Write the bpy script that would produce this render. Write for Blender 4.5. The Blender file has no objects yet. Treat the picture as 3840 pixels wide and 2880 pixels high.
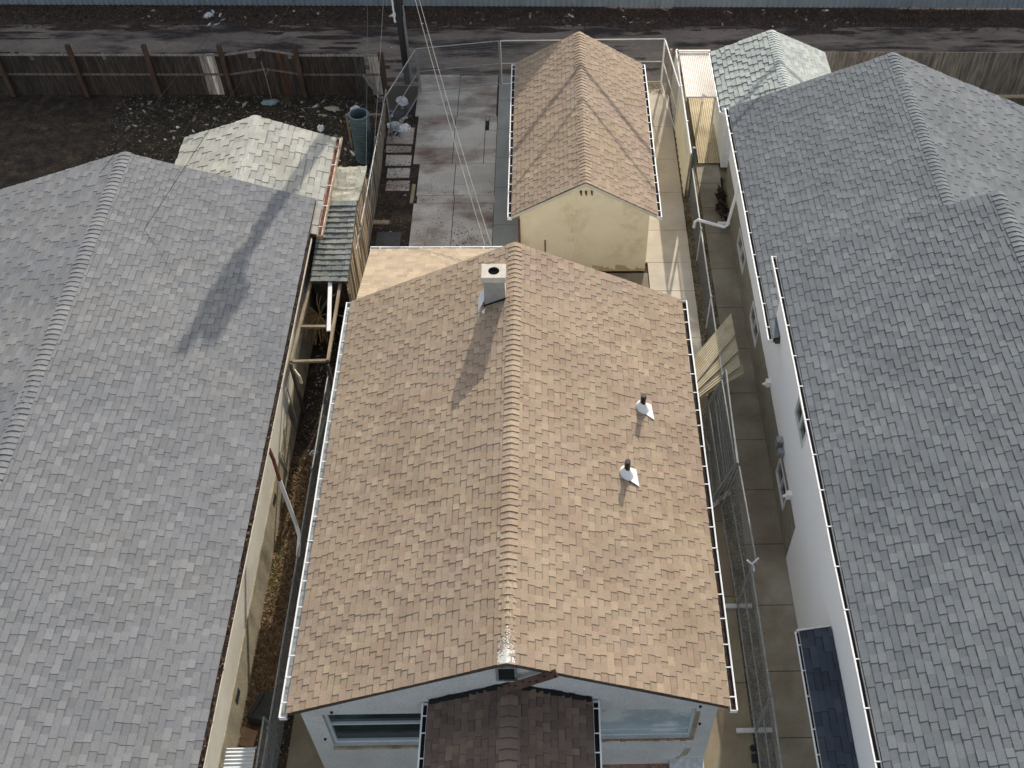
import bpy, math, random
from mathutils import Vector as V, Matrix
random.seed(11)
R = random.random
U_ = random.uniform
scene = bpy.context.scene
COL = scene.collection
PI = math.pi

# ------------------------------------------------------------------ materials
MATS = {}
def mat(name, c1, c2=None, scale=3.0, rough=.85, bump=0.0, bscale=40.0, c3=None, s3=.35, t3=(.5, .62),
        metal=0.0, tint=False, grain=.12, gscale=90.0, spec=.3, stretch=(1, 1, 1), alpha=1.0, trans=0.0):
    m = bpy.data.materials.new(name); m.use_nodes = True
    nt = m.node_tree; N = nt.nodes; L = nt.links
    b = N['Principled BSDF']
    geo = N.new('ShaderNodeNewGeometry')
    mp = N.new('ShaderNodeMapping'); mp.inputs['Scale'].default_value = stretch
    L.new(geo.outputs['Position'], mp.inputs['Vector'])
    def noise(s, det=5.0, ro=.55):
        n = N.new('ShaderNodeTexNoise'); n.inputs['Scale'].default_value = s
        n.inputs['Detail'].default_value = det; n.inputs['Roughness'].default_value = ro
        L.new(mp.outputs[0], n.inputs['Vector']); return n.outputs['Fac']
    def ramp(src, a, bb, ca, cb):
        r = N.new('ShaderNodeValToRGB'); e = r.color_ramp.elements
        e[0].position = a; e[1].position = bb; e[0].color = (*ca, 1); e[1].color = (*cb, 1)
        L.new(src, r.inputs[0]); return r.outputs[0]
    def mix(fac, a, bb, typ='MIX'):
        x = N.new('ShaderNodeMix'); x.data_type = 'RGBA'; x.blend_type = typ
        if isinstance(fac, float): x.inputs[0].default_value = fac
        else: L.new(fac, x.inputs[0])
        for sock, val in ((x.inputs[6], a), (x.inputs[7], bb)):
            if isinstance(val, tuple): sock.default_value = (*val, 1)
            else: L.new(val, sock)
        return x.outputs[2]
    c2 = c2 or tuple(v*.8 for v in c1)
    col = ramp(noise(scale), .36, .64, c1, c2)
    if c3 is not None:
        f = ramp(noise(s3, 8, .62), t3[0], t3[1], (0, 0, 0), (1, 1, 1))
        col = mix(f, col, c3)
    if tint:
        at = N.new('ShaderNodeAttribute'); at.attribute_name = 'tint'
        col = mix(1.0, col, at.outputs['Color'], 'MULTIPLY')
    if grain:
        g = ramp(noise(gscale, 3, .7), .3, .7, (1-grain,)*3, (1+grain,)*3)
        col = mix(1.0, col, g, 'MULTIPLY')
    L.new(col, b.inputs['Base Color'])
    b.inputs['Roughness'].default_value = rough
    b.inputs['Metallic'].default_value = metal
    b.inputs['Specular IOR Level'].default_value = spec
    if trans: b.inputs['Transmission Weight'].default_value = trans
    if bump:
        bn = N.new('ShaderNodeBump'); bn.inputs['Strength'].default_value = bump
        bn.inputs['Distance'].default_value = .02
        L.new(noise(bscale, 6, .65), bn.inputs['Height']); L.new(bn.outputs[0], b.inputs['Normal'])
    MATS[name] = m
    return m

W1 = (1, 1, 1)
mat('shingle_tan', (0.368, 0.288, 0.207), (0.315, 0.241, 0.173), scale=1.1, rough=.95, tint=True, grain=.22, gscale=55, bump=.4, bscale=120,
    c3=(.315, .240, .190), s3=.45, t3=(.42, .75))
mat('shingle_rear', (.47, .375, .27), (.40, .315, .225), scale=1.1, rough=.95, tint=True, grain=.2, gscale=55, bump=.4, bscale=120)
mat('shingle_grey', (0.200, 0.205, 0.212), (0.168, 0.175, 0.185), scale=.8, rough=.95, tint=True, grain=.2, gscale=55, bump=.4, bscale=120,
    c3=(.225, .222, .215), s3=.4, t3=(.45, .7))
mat('shingle_slate', (0.165, 0.180, 0.190), (0.138, 0.152, 0.163), scale=.8, rough=.95, tint=True, grain=.2, gscale=55, bump=.4, bscale=120)
mat('shingle_pale', (.44, .43, .385), (.36, .36, .33), scale=1.5, rough=.95, tint=True, grain=.15, gscale=50, bump=.4, bscale=90,
    c3=(.30, .29, .24), s3=.8, t3=(.5, .72))
mat('shingle_sage', (.42, .45, .425), (.36, .39, .375), scale=1.5, rough=.95, tint=True, grain=.15, gscale=50, bump=.4, bscale=90,
    c3=(.31, .33, .31), s3=.8, t3=(.55, .75))
mat('shingle_old', (.24, .25, .235), (.17, .18, .17), scale=2.5, rough=.95, tint=True, grain=.25, gscale=40, bump=.5, bscale=70,
    c3=(.33, .31, .26), s3=1.2, t3=(.5, .7))
mat('shingle_navy', (.05, .062, .085), (.036, .045, .063), scale=1, rough=.9, tint=True, grain=.2)
mat('white_metal', (.80, .80, .79), (.72, .72, .71), scale=2, rough=.45, grain=.04, c3=(.55, .54, .50), s3=1.5, t3=(.62, .8))
mat('gutter_dirt', (.045, .028, .022), (.02, .014, .012), scale=9, rough=.95, grain=.5, gscale=30, bump=.6, bscale=40)
mat('drip_edge', (.10, .07, .055), (.05, .04, .035), scale=6, rough=.8)
mat('stucco_grey', (0.62, 0.625, 0.63), (0.55, 0.555, 0.56), scale=1.2, rough=.95, bump=1.0, bscale=60, grain=.22, gscale=45,
    c3=(0.520, 0.507, 0.481), s3=.9, t3=(.55, .8))
mat('stucco_yellow', (0.87, 0.755, 0.52), (0.82, 0.70, 0.47), scale=1.6, rough=.95, bump=.6, bscale=70, grain=.1, gscale=60,
    c3=(0.614, 0.461, 0.243), s3=1.3, t3=(.54, .8))
mat('stucco_cream', (0.780, 0.741, 0.637), (0.702, 0.650, 0.546), scale=1.2, rough=.95, bump=.5, bscale=80, grain=.1, gscale=70,
    c3=(0.598, 0.559, 0.455), s3=.9, t3=(.55, .75))
mat('foundation', (0.442, 0.390, 0.273), (0.312, 0.273, 0.195), scale=2.4, rough=.95, bump=.6, bscale=25, grain=.25, gscale=30, stretch=(1, 1, .35),
    c3=(0.169, 0.143, 0.104), s3=1.6, t3=(.52, .68))
mat('wall_white', (0.873, 0.880, 0.880), (0.838, 0.861, 0.880), scale=.7, rough=.7, grain=.03, bump=.15, bscale=60)
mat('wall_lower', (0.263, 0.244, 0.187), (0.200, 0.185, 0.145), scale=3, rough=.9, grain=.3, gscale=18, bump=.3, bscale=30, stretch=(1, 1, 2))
mat('splash', (.60, .47, .27), (.50, .38, .21), scale=5, rough=.95, grain=.2, gscale=40)
mat('trim_cream', (.66, .60, .47), (.58, .52, .41), scale=4, rough=.7)
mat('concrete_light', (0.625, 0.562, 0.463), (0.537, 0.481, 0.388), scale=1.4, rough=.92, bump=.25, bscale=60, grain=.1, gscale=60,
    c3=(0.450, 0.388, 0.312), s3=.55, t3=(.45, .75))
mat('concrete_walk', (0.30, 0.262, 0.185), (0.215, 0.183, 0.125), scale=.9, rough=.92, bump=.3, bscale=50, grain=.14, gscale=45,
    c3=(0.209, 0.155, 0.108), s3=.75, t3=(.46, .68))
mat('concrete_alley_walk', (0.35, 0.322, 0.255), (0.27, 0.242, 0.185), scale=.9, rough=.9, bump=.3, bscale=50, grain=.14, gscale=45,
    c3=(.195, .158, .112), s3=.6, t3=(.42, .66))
mat('concrete_yard', (0.56, 0.52, 0.465), (0.42, 0.385, 0.34), scale=.9, rough=.95, bump=.4, bscale=30, grain=.2, gscale=24, stretch=(.6, 1.3, 1),
    c3=(.19, .135, .11), s3=.7, t3=(.46, .66))
mat('concrete_strip', (0.310, 0.322, 0.299), (0.265, 0.270, 0.259), scale=1.2, rough=.95, grain=.12, gscale=40, bump=.2)
mat('asphalt', (0.27, 0.218, 0.185), (0.18, 0.145, 0.122), scale=1.1, rough=.95, bump=.5, bscale=20, grain=.25, gscale=18, stretch=(.35, 1.3, 1),
    c3=(0.052, 0.042, 0.040), s3=.9, t3=(.47, .60))
mat('dirt', (0.058, 0.042, 0.029), (0.026, 0.019, 0.016), scale=3, rough=1, bump=1.0, bscale=18, grain=.5, gscale=14,
    c3=(0.111, 0.078, 0.049), s3=1.3, t3=(.55, .72))
mat('dirt_edge', (0.090, 0.060, 0.048), (0.042, 0.030, 0.027), scale=2, rough=1, bump=1.0, bscale=18, grain=.5, gscale=14,
    c3=(0.150, 0.105, 0.068), s3=2.0, t3=(.58, .72))
mat('ground_far', (.10, .085, .055), (.07, .06, .04), scale=1, rough=1, bump=.6, bscale=12, grain=.3, gscale=12)
mat('gravel', (.30, .255, .175), (.11, .09, .055), scale=22, rough=1, bump=1.0, bscale=30, grain=.4, gscale=40,
    c3=(.09, .07, .045), s3=2.2, t3=(.5, .64))
mat('galv', (.33, .345, .35), (.24, .25, .25), scale=8, rough=.5, metal=.4, grain=.1)
mat('galv_light', (.62, .62, .60), (.52, .52, .50), scale=8, rough=.5, metal=.2, grain=.08)
mat('wire', (.25, .26, .26), (.18, .19, .19), scale=8, rough=.6, metal=.4, grain=.1)
mat('sheet_steel', (0.30, 0.345, 0.385), (0.235, 0.275, 0.31), scale=.7, rough=.55, metal=.1, grain=.12, stretch=(2.2, 1, .2),
    c3=(0.330, 0.360, 0.360), s3=2, t3=(.5, .75))
mat('old_wood', (.115, .10, .085), (.05, .043, .038), scale=6, rough=.95, grain=.3, stretch=(3, 1, .3), tint=True, bump=.5, bscale=30)
mat('grey_wood', (.33, .275, .21), (.20, .165, .125), scale=6, rough=.95, grain=.3, stretch=(2, 2, .3), tint=True, bump=.5, bscale=30)
mat('lumber', (.36, .29, .20), (.25, .195, .13), scale=6, rough=.9, grain=.2, stretch=(1, .4, 1))
mat('rust_wood', (.085, .052, .038), (.05, .032, .024), scale=5, rough=.95, grain=.3, stretch=(1, 1, .3))
mat('brown_board', (.105, .062, .045), (.07, .04, .03), scale=6, rough=.85, grain=.25, tint=True)
mat('pole_wood', (.042, .036, .036), (.022, .019, .02), scale=6, rough=.95, grain=.3, stretch=(3, 3, .2), bump=.5, bscale=20)
mat('black_plastic', (.02, .02, .022), (.014, .014, .015), scale=5, rough=.4, grain=.1)
mat('dark_plastic', (.045, .047, .05), (.03, .032, .035), scale=4, rough=.5, grain=.1)
mat('tar', (.012, .012, .012), rough=.8, grain=.2)
mat('barrel', (.085, .125, .14), (.06, .092, .105), scale=2, rough=.6, grain=.1, c3=(.12, .17, .17), s3=3, t3=(.5, .7))
mat('cream_sheet', (.50, .44, .31), (.43, .375, .26), scale=3, rough=.7, grain=.08, c3=(.36, .28, .16), s3=1.5, t3=(.55, .8))
mat('tan_sheet', (.58, .50, .34), (.46, .385, .25), scale=1.5, rough=.8, grain=.15, c3=(.30, .245, .15), s3=1.0, t3=(.52, .75))
mat('white_sheet', (.78, .73, .66), (.70, .65, .58), scale=2, rough=.6, grain=.05)
mat('banner', (0.851, 0.828, 0.713), (0.759, 0.759, 0.655), scale=1.0, rough=.75, grain=.05, c3=(0.517, 0.575, 0.517), s3=.8, t3=(.5, .75))
mat('glass_dark', (.012, .018, .022), (.02, .032, .036), scale=1.5, rough=.08, grain=0, spec=.7, c3=(.035, .075, .08), s3=1.2, t3=(.5, .7))
mat('glass_blue', (.42, .49, .53), (.33, .40, .44), scale=1.4, rough=.2, grain=.03, spec=.7, c3=(.60, .65, .67), s3=1.1, t3=(.48, .58))
mat('frame_pale', (.58, .64, .66), (.50, .57, .60), scale=3, rough=.4, grain=.05)
mat('frame_white', (.72, .71, .66), (.62, .61, .57), scale=3, rough=.5, grain=.05)
mat('brick', (.26, .13, .09), (.33, .24, .16), scale=9, rough=.95, grain=.3, gscale=20)
mat('chimney_concrete', (0.36, 0.35, 0.32), (0.29, 0.28, 0.26), scale=5, rough=.95, grain=.15, bump=.5, bscale=40)
mat('chimney_cap', (0.60, 0.56, 0.475), (0.50, 0.465, 0.40), scale=5, rough=.9, grain=.12, bump=.4, bscale=50)
mat('flue', (.045, .038, .032), (.02, .017, .015), scale=8, rough=1)
mat('flashing', (.74, .77, .79), (.60, .64, .68), scale=4, rough=.5, metal=.1, grain=.08)
mat('vent_white', (.85, .85, .84), (.80, .80, .80), scale=3, rough=.5, grain=.02)
mat('vent_black', (.02, .018, .018), (.012, .012, .012), scale=5, rough=.45, grain=.1)
mat('terracotta', (.10, .045, .03), rough=.8)
mat('rust', (.22, .075, .05), (.12, .05, .04), scale=9, rough=.9, grain=.2)
mat('rust_white', (.62, .56, .48), (.34, .20, .12), scale=7, rough=.8, grain=.2)
mat('litter_white', (.80, .81, .82), (.55, .56, .57), scale=10, rough=.7, grain=.1)
mat('litter_blue', (.26, .34, .37), (.18, .24, .27), scale=10, rough=.6, grain=.1)
mat('litter_tan', (.50, .42, .33), (.34, .28, .21), scale=10, rough=.9, grain=.1)
mat('litter_grey', (.26, .24, .23), (.16, .145, .14), scale=10, rough=.9, grain=.1)
mat('litter_violet', (.085, .08, .105), (.05, .048, .06), scale=8, rough=.8, grain=.1)
mat('cardboard', (.40, .27, .17), (.33, .22, .14), scale=4, rough=.95, grain=.1)
mat('weeds', W1, (.75, .75, .75), scale=3, rough=1, tint=True, grain=.2)
mat('lichen', (.78, .77, .72), (.62, .60, .55), scale=20, rough=.95, grain=.1)
mat('service_wire', (0.400, 0.376, 0.320), (0.336, 0.320, 0.272), rough=.6, grain=.05)
mat('dark_wire', (.05, .05, .055), rough=.6, grain=.05)
mat('green_tie', (.02, .10, .05), (.015, .07, .035), rough=.8, grain=.1)
mat('transformer_grey', (.22, .24, .25), rough=.5)
mat('back_wall', (.30, .27, .24), (.26, .235, .21), scale=1, rough=.9)

# ------------------------------------------------------------------ mesh builder
class MB:
    def __init__(s): s.v = []; s.f = []; s.c = []; s.m = []
    def poly(s, pts, c=W1, m=0):
        n = len(s.v); s.v += [tuple(p) for p in pts]; s.f.append(tuple(range(n, n+len(pts)))); s.c.append(c); s.m.append(m)
    def hexa(s, p, c=W1, m=0):
        n = len(s.v); s.v += [tuple(q) for q in p]
        for f in ((3, 2, 1, 0), (4, 5, 6, 7), (0, 1, 5, 4), (1, 2, 6, 5), (2, 3, 7, 6), (3, 0, 4, 7)):
            s.f.append(tuple(n+i for i in f)); s.c.append(c); s.m.append(m)
    def box(s, x0, x1, y0, y1, z0, z1, c=W1, m=0):
        s.hexa([(x0, y0, z0), (x1, y0, z0), (x1, y1, z0), (x0, y1, z0), (x0, y0, z1), (x1, y0, z1), (x1, y1, z1), (x0, y1, z1)], c, m)
    def beam(s, a, b, w, h, c=W1, m=0, up=(0, 0, 1)):
        a = V(a); b = V(b); d = (b-a).normalized(); up = V(up)
        if abs(d.dot(up)) > .98: up = V((1, 0, 0))
        x = d.cross(up).normalized(); z = x.cross(d)
        x *= w/2; z *= h/2
        s.hexa([a-x-z, a+x-z, b+x-z, b-x-z, a-x+z, a+x+z, b+x+z, b-x+z], c, m)
    def tube(s, pts, r, n=8, c=W1, m=0, caps=True, r2=None):
        pts = [V(p) for p in pts]; rings = []
        for i, p in enumerate(pts):
            d = (pts[min(i+1, len(pts)-1)]-pts[max(i-1, 0)]).normalized()
            up = V((0, 0, 1)) if abs(d.z) < .9 else V((0, 1, 0))
            x = d.cross(up).normalized(); y = x.cross(d)
            rr = r if r2 is None else r+(r2-r)*i/(len(pts)-1)
            base = len(s.v)
            for k in range(n):
                a = 2*PI*k/n; s.v.append(tuple(p+x*math.cos(a)*rr+y*math.sin(a)*rr))
            rings.append(base)
        for i in range(len(pts)-1):
            for k in range(n):
                k2 = (k+1) % n
                s.f.append((rings[i]+k, rings[i+1]+k, rings[i+1]+k2, rings[i]+k2)); s.c.append(c); s.m.append(m)
        if caps:
            s.f.append(tuple(rings[0]+k for k in range(n))); s.c.append(c); s.m.append(m)
            s.f.append(tuple(rings[-1]+k for k in reversed(range(n)))); s.c.append(c); s.m.append(m)
    def wire(s, a, b, r, c=W1, m=0):
        s.tube([a, b], r, 3, c, m, caps=False)
    def prism(s, pts, d, c=W1, m=0):
        d = V(d); a = [V(p) for p in pts]; b = [p+d for p in a]; n = len(a)
        s.poly(list(reversed(a)), c, m); s.poly(b, c, m)
        for i in range(n): s.poly([a[i], a[(i+1) % n], b[(i+1) % n], b[i]], c, m)
    def build(s, name, mats, parent=None, smooth=False, origin=None, **pr):
        me = bpy.data.meshes.new(name)
        o0 = V(origin) if origin is not None else V((0, 0, 0))
        vv = [tuple(V(v)-o0) for v in s.v] if origin is not None else s.v
        me.from_pydata(vv, [], s.f)
        if isinstance(mats, str): mats = [mats]
        for k in mats: me.materials.append(MATS[k])
        me.polygons.foreach_set('material_index', s.m)
        at = me.attributes.new('tint', 'FLOAT_COLOR', 'FACE')
        flat = []
        for c in s.c: flat += [c[0], c[1], c[2], 1.0]
        at.data.foreach_set('color', flat)
        if smooth: me.polygons.foreach_set('use_smooth', [True]*len(s.f))
        me.update()
        o = bpy.data.objects.new(name, me); COL.objects.link(o)
        if origin is not None: o.location = o0
        if parent is not None:
            o.parent = parent
            base = parent
            # parents are unrotated and unscaled: subtract the accumulated offset
            off = V((0, 0, 0))
            while base is not None: off += V(base.location); base = base.parent
            o.location = V(o.location)-off
        for k, val in pr.items(): o[k] = val
        return o

def thing(name, label, cat, loc=(0, 0, 0), group=None):
    o = bpy.data.objects.new(name, None); COL.objects.link(o); o.location = loc; o.empty_display_size = .3
    o['label'] = label; o['category'] = cat
    if group: o['group'] = group
    return o
def tag(o, label, cat, group=None):
    o['label'] = label; o['category'] = cat
    if group: o['group'] = group
    return o
def structure(o): o['kind'] = 'structure'; return o

# ------------------------------------------------------------------ shingles
PAL_TAN = [(1.0, 1.0, 1.0), (1.05, 1.05, 1.03), (.95, .93, .91), (.98, .93, .93), (1.12, 1.11, 1.06), (.90, .87, .86), (1.0, .96, .90), (.96, .98, .92), (1.02, 1.0, .98), (1.0, .99, .97)]
PAL_GREY = [(1, 1, 1), (1.08, 1.08, 1.08), (.90, .91, .93), (1.03, 1.03, 1.05), (.95, .95, .94), (1.14, 1.14, 1.13), (.98, .98, 1.01)]
PAL_PALE = [(1, 1, 1), (1.08, 1.08, 1.06), (.9, .9, .9), (1.04, 1.03, .98), (.95, .95, .95)]
PAL_DARK = [(1, 1, 1), (1.18, 1.15, 1.1), (.85, .84, .84), (1.06, 1.0, .96), (.93, .9, .9), (1.35, 1.28, 1.18)]
def jit(c, a=.035):
    k = 1+U_(-a, a); return tuple(max(0, v*k) for v in c)
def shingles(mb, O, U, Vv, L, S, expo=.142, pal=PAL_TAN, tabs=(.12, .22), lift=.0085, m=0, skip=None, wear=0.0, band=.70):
    """lay courses of laminated shingles on the plane O + u*U + v*Vv; v=0 is the eave"""
    O = V(O); U = V(U).normalized(); Vv = V(Vv).normalized(); N = U.cross(Vv)
    if N.z < 0: N = -N
    k = 0; v = 0.0
    while v < S-.01:
        v1 = min(v+expo, S)
        u = -U_(0, .2); tooth = R() < .5
        u = max(u, 0)
        while u < L-1e-3:
            w = U_(*tabs); u1 = min(u+w, L)
            if L-u1 < .06: u1 = L
            mid = O+U*((u+u1)/2)+Vv*v
            if skip is None or not skip(mid):
                h = lift if tooth else 0.0
                h *= U_(.75, 1.15)
                z0 = .012+h; z1 = h*.7+.001
                c = jit(random.choice(pal))
                if not tooth: c = tuple(q*.93 for q in c)
                jv = U_(-.004, .004)+(U_(-wear, wear) if wear else 0)
                a = O+U*u+Vv*(v+jv); b = O+U*u1+Vv*(v+jv); d = O+U*u1+Vv*v1; e = O+U*u+Vv*v1
                a, b, d, e = [q+N*(.012+.006*math.sin(q.y*1.7+q.x*.9)+.006*math.sin(q.y*.63-q.x*2.1+1)) for q in (a, b, d, e)]
                n = len(mb.v)
                mb.v += [tuple(q) for q in (a+N*z0, b+N*z0, d+N*z1, e+N*z1, a, b, d, e)]
                cs = tuple(q*.36 for q in c)  # edge faces tinted dark: shadow lines around the tabs put into colour
                flip = (b-a).cross(d-a).dot(N) < 0
                if not tooth:   # darker band painted in for the shade at the head of each cut-out
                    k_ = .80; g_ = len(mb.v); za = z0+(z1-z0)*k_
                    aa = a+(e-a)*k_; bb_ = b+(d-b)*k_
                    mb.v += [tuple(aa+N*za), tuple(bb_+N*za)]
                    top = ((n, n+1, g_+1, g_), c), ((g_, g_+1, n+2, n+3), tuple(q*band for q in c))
                else: top = (((n, n+1, n+2, n+3), c),)
                for f, cc in top:
                    if flip: f = tuple(reversed(f))
                    mb.f.append(f); mb.c.append(cc); mb.m.append(m)
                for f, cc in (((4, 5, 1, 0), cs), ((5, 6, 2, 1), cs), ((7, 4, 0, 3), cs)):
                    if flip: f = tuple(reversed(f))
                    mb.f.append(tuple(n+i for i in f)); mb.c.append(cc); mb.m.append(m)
            tooth = not tooth if R() < .9 else tooth
            u = u1
        v = v1; k += 1

def ridge_caps(mb, P0, P1, sl, sr, w=.160, expo=.15, pal=PAL_TAN, m=0, lift=.016, base=.018):
    """folded caps from P0 to P1; the exposed butt of each faces P0. sl, sr = drop per metre on either side"""
    P0 = V(P0); P1 = V(P1); D = (P1-P0); L = D.length; D.normalize(); X = V((0, 0, 1)).cross(D).normalized()  # X points to the left of travel
    n = int(L/expo); e = L/n
    for i in range(n):
        a = P0+D*(i*e); b = P0+D*((i+1)*e+.01)
        c = jit(random.choice(pal)); ww = w*U_(.97, 1.03)
        prof = []
        for t, dr in ((1, sl), (.35, sl), (0, 0), (-.35, sr), (-1, sr)):
            x = ww*t; drop = -abs(x)*dr
            if t == 0: drop = -.012
            prof.append((x, drop))
        A = [a+X*x+V((0, 0, z+base+.010+lift+U_(-.004, .004))) for x, z in prof]
        B = [b+X*x+V((0, 0, z+base+.010)) for x, z in prof]
        A0 = [a+X*x+V((0, 0, z+.002)) for x, z in prof]
        for j in range(4):
            mb.poly([A[j+1], A[j], B[j], B[j+1]], c, m)
            mb.poly([A0[j+1], A0[j], A[j], A[j+1]], tuple(q*.45 for q in c), m)
        mb.poly([A0[0], B[0], A[0]], c, m); mb.poly([A0[4], A[4], B[4]], c, m)

def gutter(parent, a, b, out, w=.115, h=.10, n_h=None, drop=.03, label=None, dirt='gutter_dirt', step=.46, lip=True):
    """open gutter along a->b below an eave; out = outward direction. Parts: gutter > gutter_debris, hanger"""
    a = V(a); b = V(b); out = V(out); D = (b-a).normalized(); Z = V((0, 0, 1))
    mb = MB(); t = .008
    A = a-Z*drop; B = b-Z*drop
    # back, bottom, front with a rolled lip, end caps
    mb.beam(A+out*.004-Z*h/2, B+out*.004-Z*h/2, t, h, up=Z)
    mb.beam(A+out*(w/2)-Z*h, B+out*(w/2)-Z*h, w, t, up=Z)
    mb.beam(A+out*w-Z*h/2, B+out*w-Z*h/2, t, h, up=Z)
    ns = max(2, int((b-a).length/1.1)); js = [V((0, 0, U_(-.007, .004)))+out*U_(-.006, .006) for _ in range(ns+1)]
    for i in range(ns):
        mb.beam(A.lerp(B, i/ns)+out*(w+.002)+Z*.006+js[i], A.lerp(B, (i+1)/ns)+out*(w+.002)+Z*.006+js[i+1], .030+U_(-.003, .002), .016, up=Z, c=jit(W1, .06))
    for P in (A, B):
        s_ = D*(.005 if P is A else -.005)
        mb.beam(P+out*-.01+s_-Z*h/2, P+out*(w+.015)+s_-Z*h/2, .012, h+.01, up=Z)
    g = mb.build('gutter', 'white_metal', parent)
    if label: g['label'] = label
    db = MB(); L = (b-a).length; k = max(2, int(L/.25))
    for i in range(k):
        p = A+D*(L*i/k+.008 if i == 0 else L*i/k); q = A+D*(L*(i+1)/k-(.014 if i == k-1 else 0))
        z = -h*U_(.55, .7)
        db.poly([p+out*.01+Z*z, q+out*.01+Z*z, q+out*(w-.006)+Z*z, p+out*(w-.006)+Z*z])
    db.build('gutter_debris', dirt, g)
    nh = n_h or int(L/step)
    hm = None
    for i in range(nh):
        u = L*(i+.5)/nh+U_(-.06, .06)
        p = A+D*u
        if hm is None:
            q = MB(); q.beam(V((0, 0, 0))-out*.05+Z*.012, out*(w+.012)+Z*.012, .022, .008, up=Z)
            o = q.build('hanger', 'white_metal', g); hm = o.data; o.location = V(o.location)+p
        else:
            o = bpy.data.objects.new('hanger', hm); COL.objects.link(o); o.parent = g
            off = V((0, 0, 0)); base = g
            while base is not None: off += V(base.location); base = base.parent
            o.location = p-off
    return g

def wall(mb, P0, Uv, W, H, openings=(), depth=.10, m=0, mr=None, c=W1):
    """vertical wall from P0 along Uv; openings (u0,u1,v0,v1); outward normal = Uv x Z"""
    P0 = V(P0); Uv = V(Uv).normalized(); Z = V((0, 0, 1)); N = Uv.cross(Z)
    us = sorted({0, W, *[o[0] for o in openings], *[o[1] for o in openings]})
    vs = sorted({0, H, *[o[2] for o in openings], *[o[3] for o in openings]})
    for i in range(len(us)-1):
        for j in range(len(vs)-1):
            um = (us[i]+us[i+1])/2; vm = (vs[j]+vs[j+1])/2
            if any(o[0] < um < o[1] and o[2] < vm < o[3] for o in openings): continue
            mb.poly([P0+Uv*us[i]+Z*vs[j], P0+Uv*us[i+1]+Z*vs[j], P0+Uv*us[i+1]+Z*vs[j+1], P0+Uv*us[i]+Z*vs[j+1]], c, m)
    mr = m if mr is None else mr
    for (a, b, v0, v1) in openings:
        q = [P0+Uv*a+Z*v0, P0+Uv*b+Z*v0, P0+Uv*b+Z*v1, P0+Uv*a+Z*v1]
        for i in range(4):
            mb.poly([q[i], q[(i+1) % 4], q[(i+1) % 4]-N*depth, q[i]-N*depth], c, mr)

def window(parent, P0, Uv, u0, u1, v0, v1, depth, glass, frame, fw=.05, mull_v=(), mull_h=(), label=None, out=.0):
    """window part: frame bars with the panes as a sub-part; N is outward"""
    P0 = V(P0); Uv = V(Uv).normalized(); Z = V((0, 0, 1)); N = Uv.cross(Z)
    P = P0-N*(depth-.035-out)
    def pt(u, v): return P+Uv*u+Z*v
    mb = MB(); h = fw/2
    mb.beam(pt(u0+h, v0), pt(u0+h, v1), fw, .06, up=N); mb.beam(pt(u1-h, v0), pt(u1-h, v1), fw, .06, up=N)
    mb.beam(pt(u0+fw, v0+h), pt(u1-fw, v0+h), fw, .064, up=N); mb.beam(pt(u0+fw, v1-h), pt(u1-fw, v1-h), fw, .064, up=N)
    for a in mull_v: mb.beam(pt(a, v0+fw), pt(a, v1-fw), fw*.8, .05, up=N)
    for a in mull_h: mb.beam(pt(u0+fw, a), pt(u1-fw, a), fw*.9, .056, up=N)
    w = mb.build('window', frame, parent)
    if label: w['label'] = label
    g = MB(); q = P-N*.02
    g.poly([q+Uv*(u0+.01)+Z*(v0+.01), q+Uv*(u1-.01)+Z*(v0+.01), q+Uv*(u1-.01)+Z*(v1-.01), q+Uv*(u0+.01)+Z*(v1-.01)])
    g.build('pane', glass, w)
    return w

def gable_slab(mb, xr, zr, xl, zl, xR, zR, y0, y1, th=.14, m=1):
    """roof deck under the shingles of a gable whose ridge runs along y"""
    mb.prism([(xl, y0, zl), (xr, y0, zr), (xr, y0, zr-th), (xl, y0, zl-th)], (0, y1-y0, 0), m=m)
    mb.prism([(xr, y0, zr), (xR, y0, zR), (xR, y0, zR-th), (xr, y0, zr-th)], (0, y1-y0, 0), m=m)

# ================================================================== SETTING
def sheet(name, x0, x1, y0, y1, z, m, n=1):
    mb = MB(); mb.poly([(x0, y0, z), (x1, y0, z), (x1, y1, z), (x0, y1, z)]); return structure(mb.build(name, m))
def slabs(name, cells, z0, z1, m, gap=.012, tilt=.0):
    mb = MB()
    for (x0, x1, y0, y1) in cells:
        d = [U_(-tilt, tilt) for _ in range(4)]
        mb.hexa([(x0+gap, y0+gap, z0), (x1-gap, y0+gap, z0), (x1-gap, y1-gap, z0), (x0+gap, y1-gap, z0),
                 (x0+gap, y0+gap, z1+d[0]), (x1-gap, y0+gap, z1+d[1]), (x1-gap, y1-gap, z1+d[2]), (x0+gap, y1-gap, z1+d[3])],
                jit(W1, .06))
    return structure(mb.build(name, m))
sheet('ground', -250, 250, -120, 400, -.060, 'ground_far')
sheet('back_lot_dirt', -30, -4.2, 14.0, 24.5, -.050, 'dirt')
sheet('side_yard_dirt', -6.2, -3.9, -4, 14.0, -.046, 'dirt')
sheet('yard_dirt', -4.9, 5.2, 9.9, 25.0, -.042, 'dirt')
sheet('side_passage_ground', 4.9, 7.2, -4, 24.6, -.048, 'gravel')
sheet('alley', -60, 60, 24.4, 28.3, -.034, 'asphalt')
sheet('alley_verge', -60, 60, 28.3, 31.0, -.030, 'dirt_edge')
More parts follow.
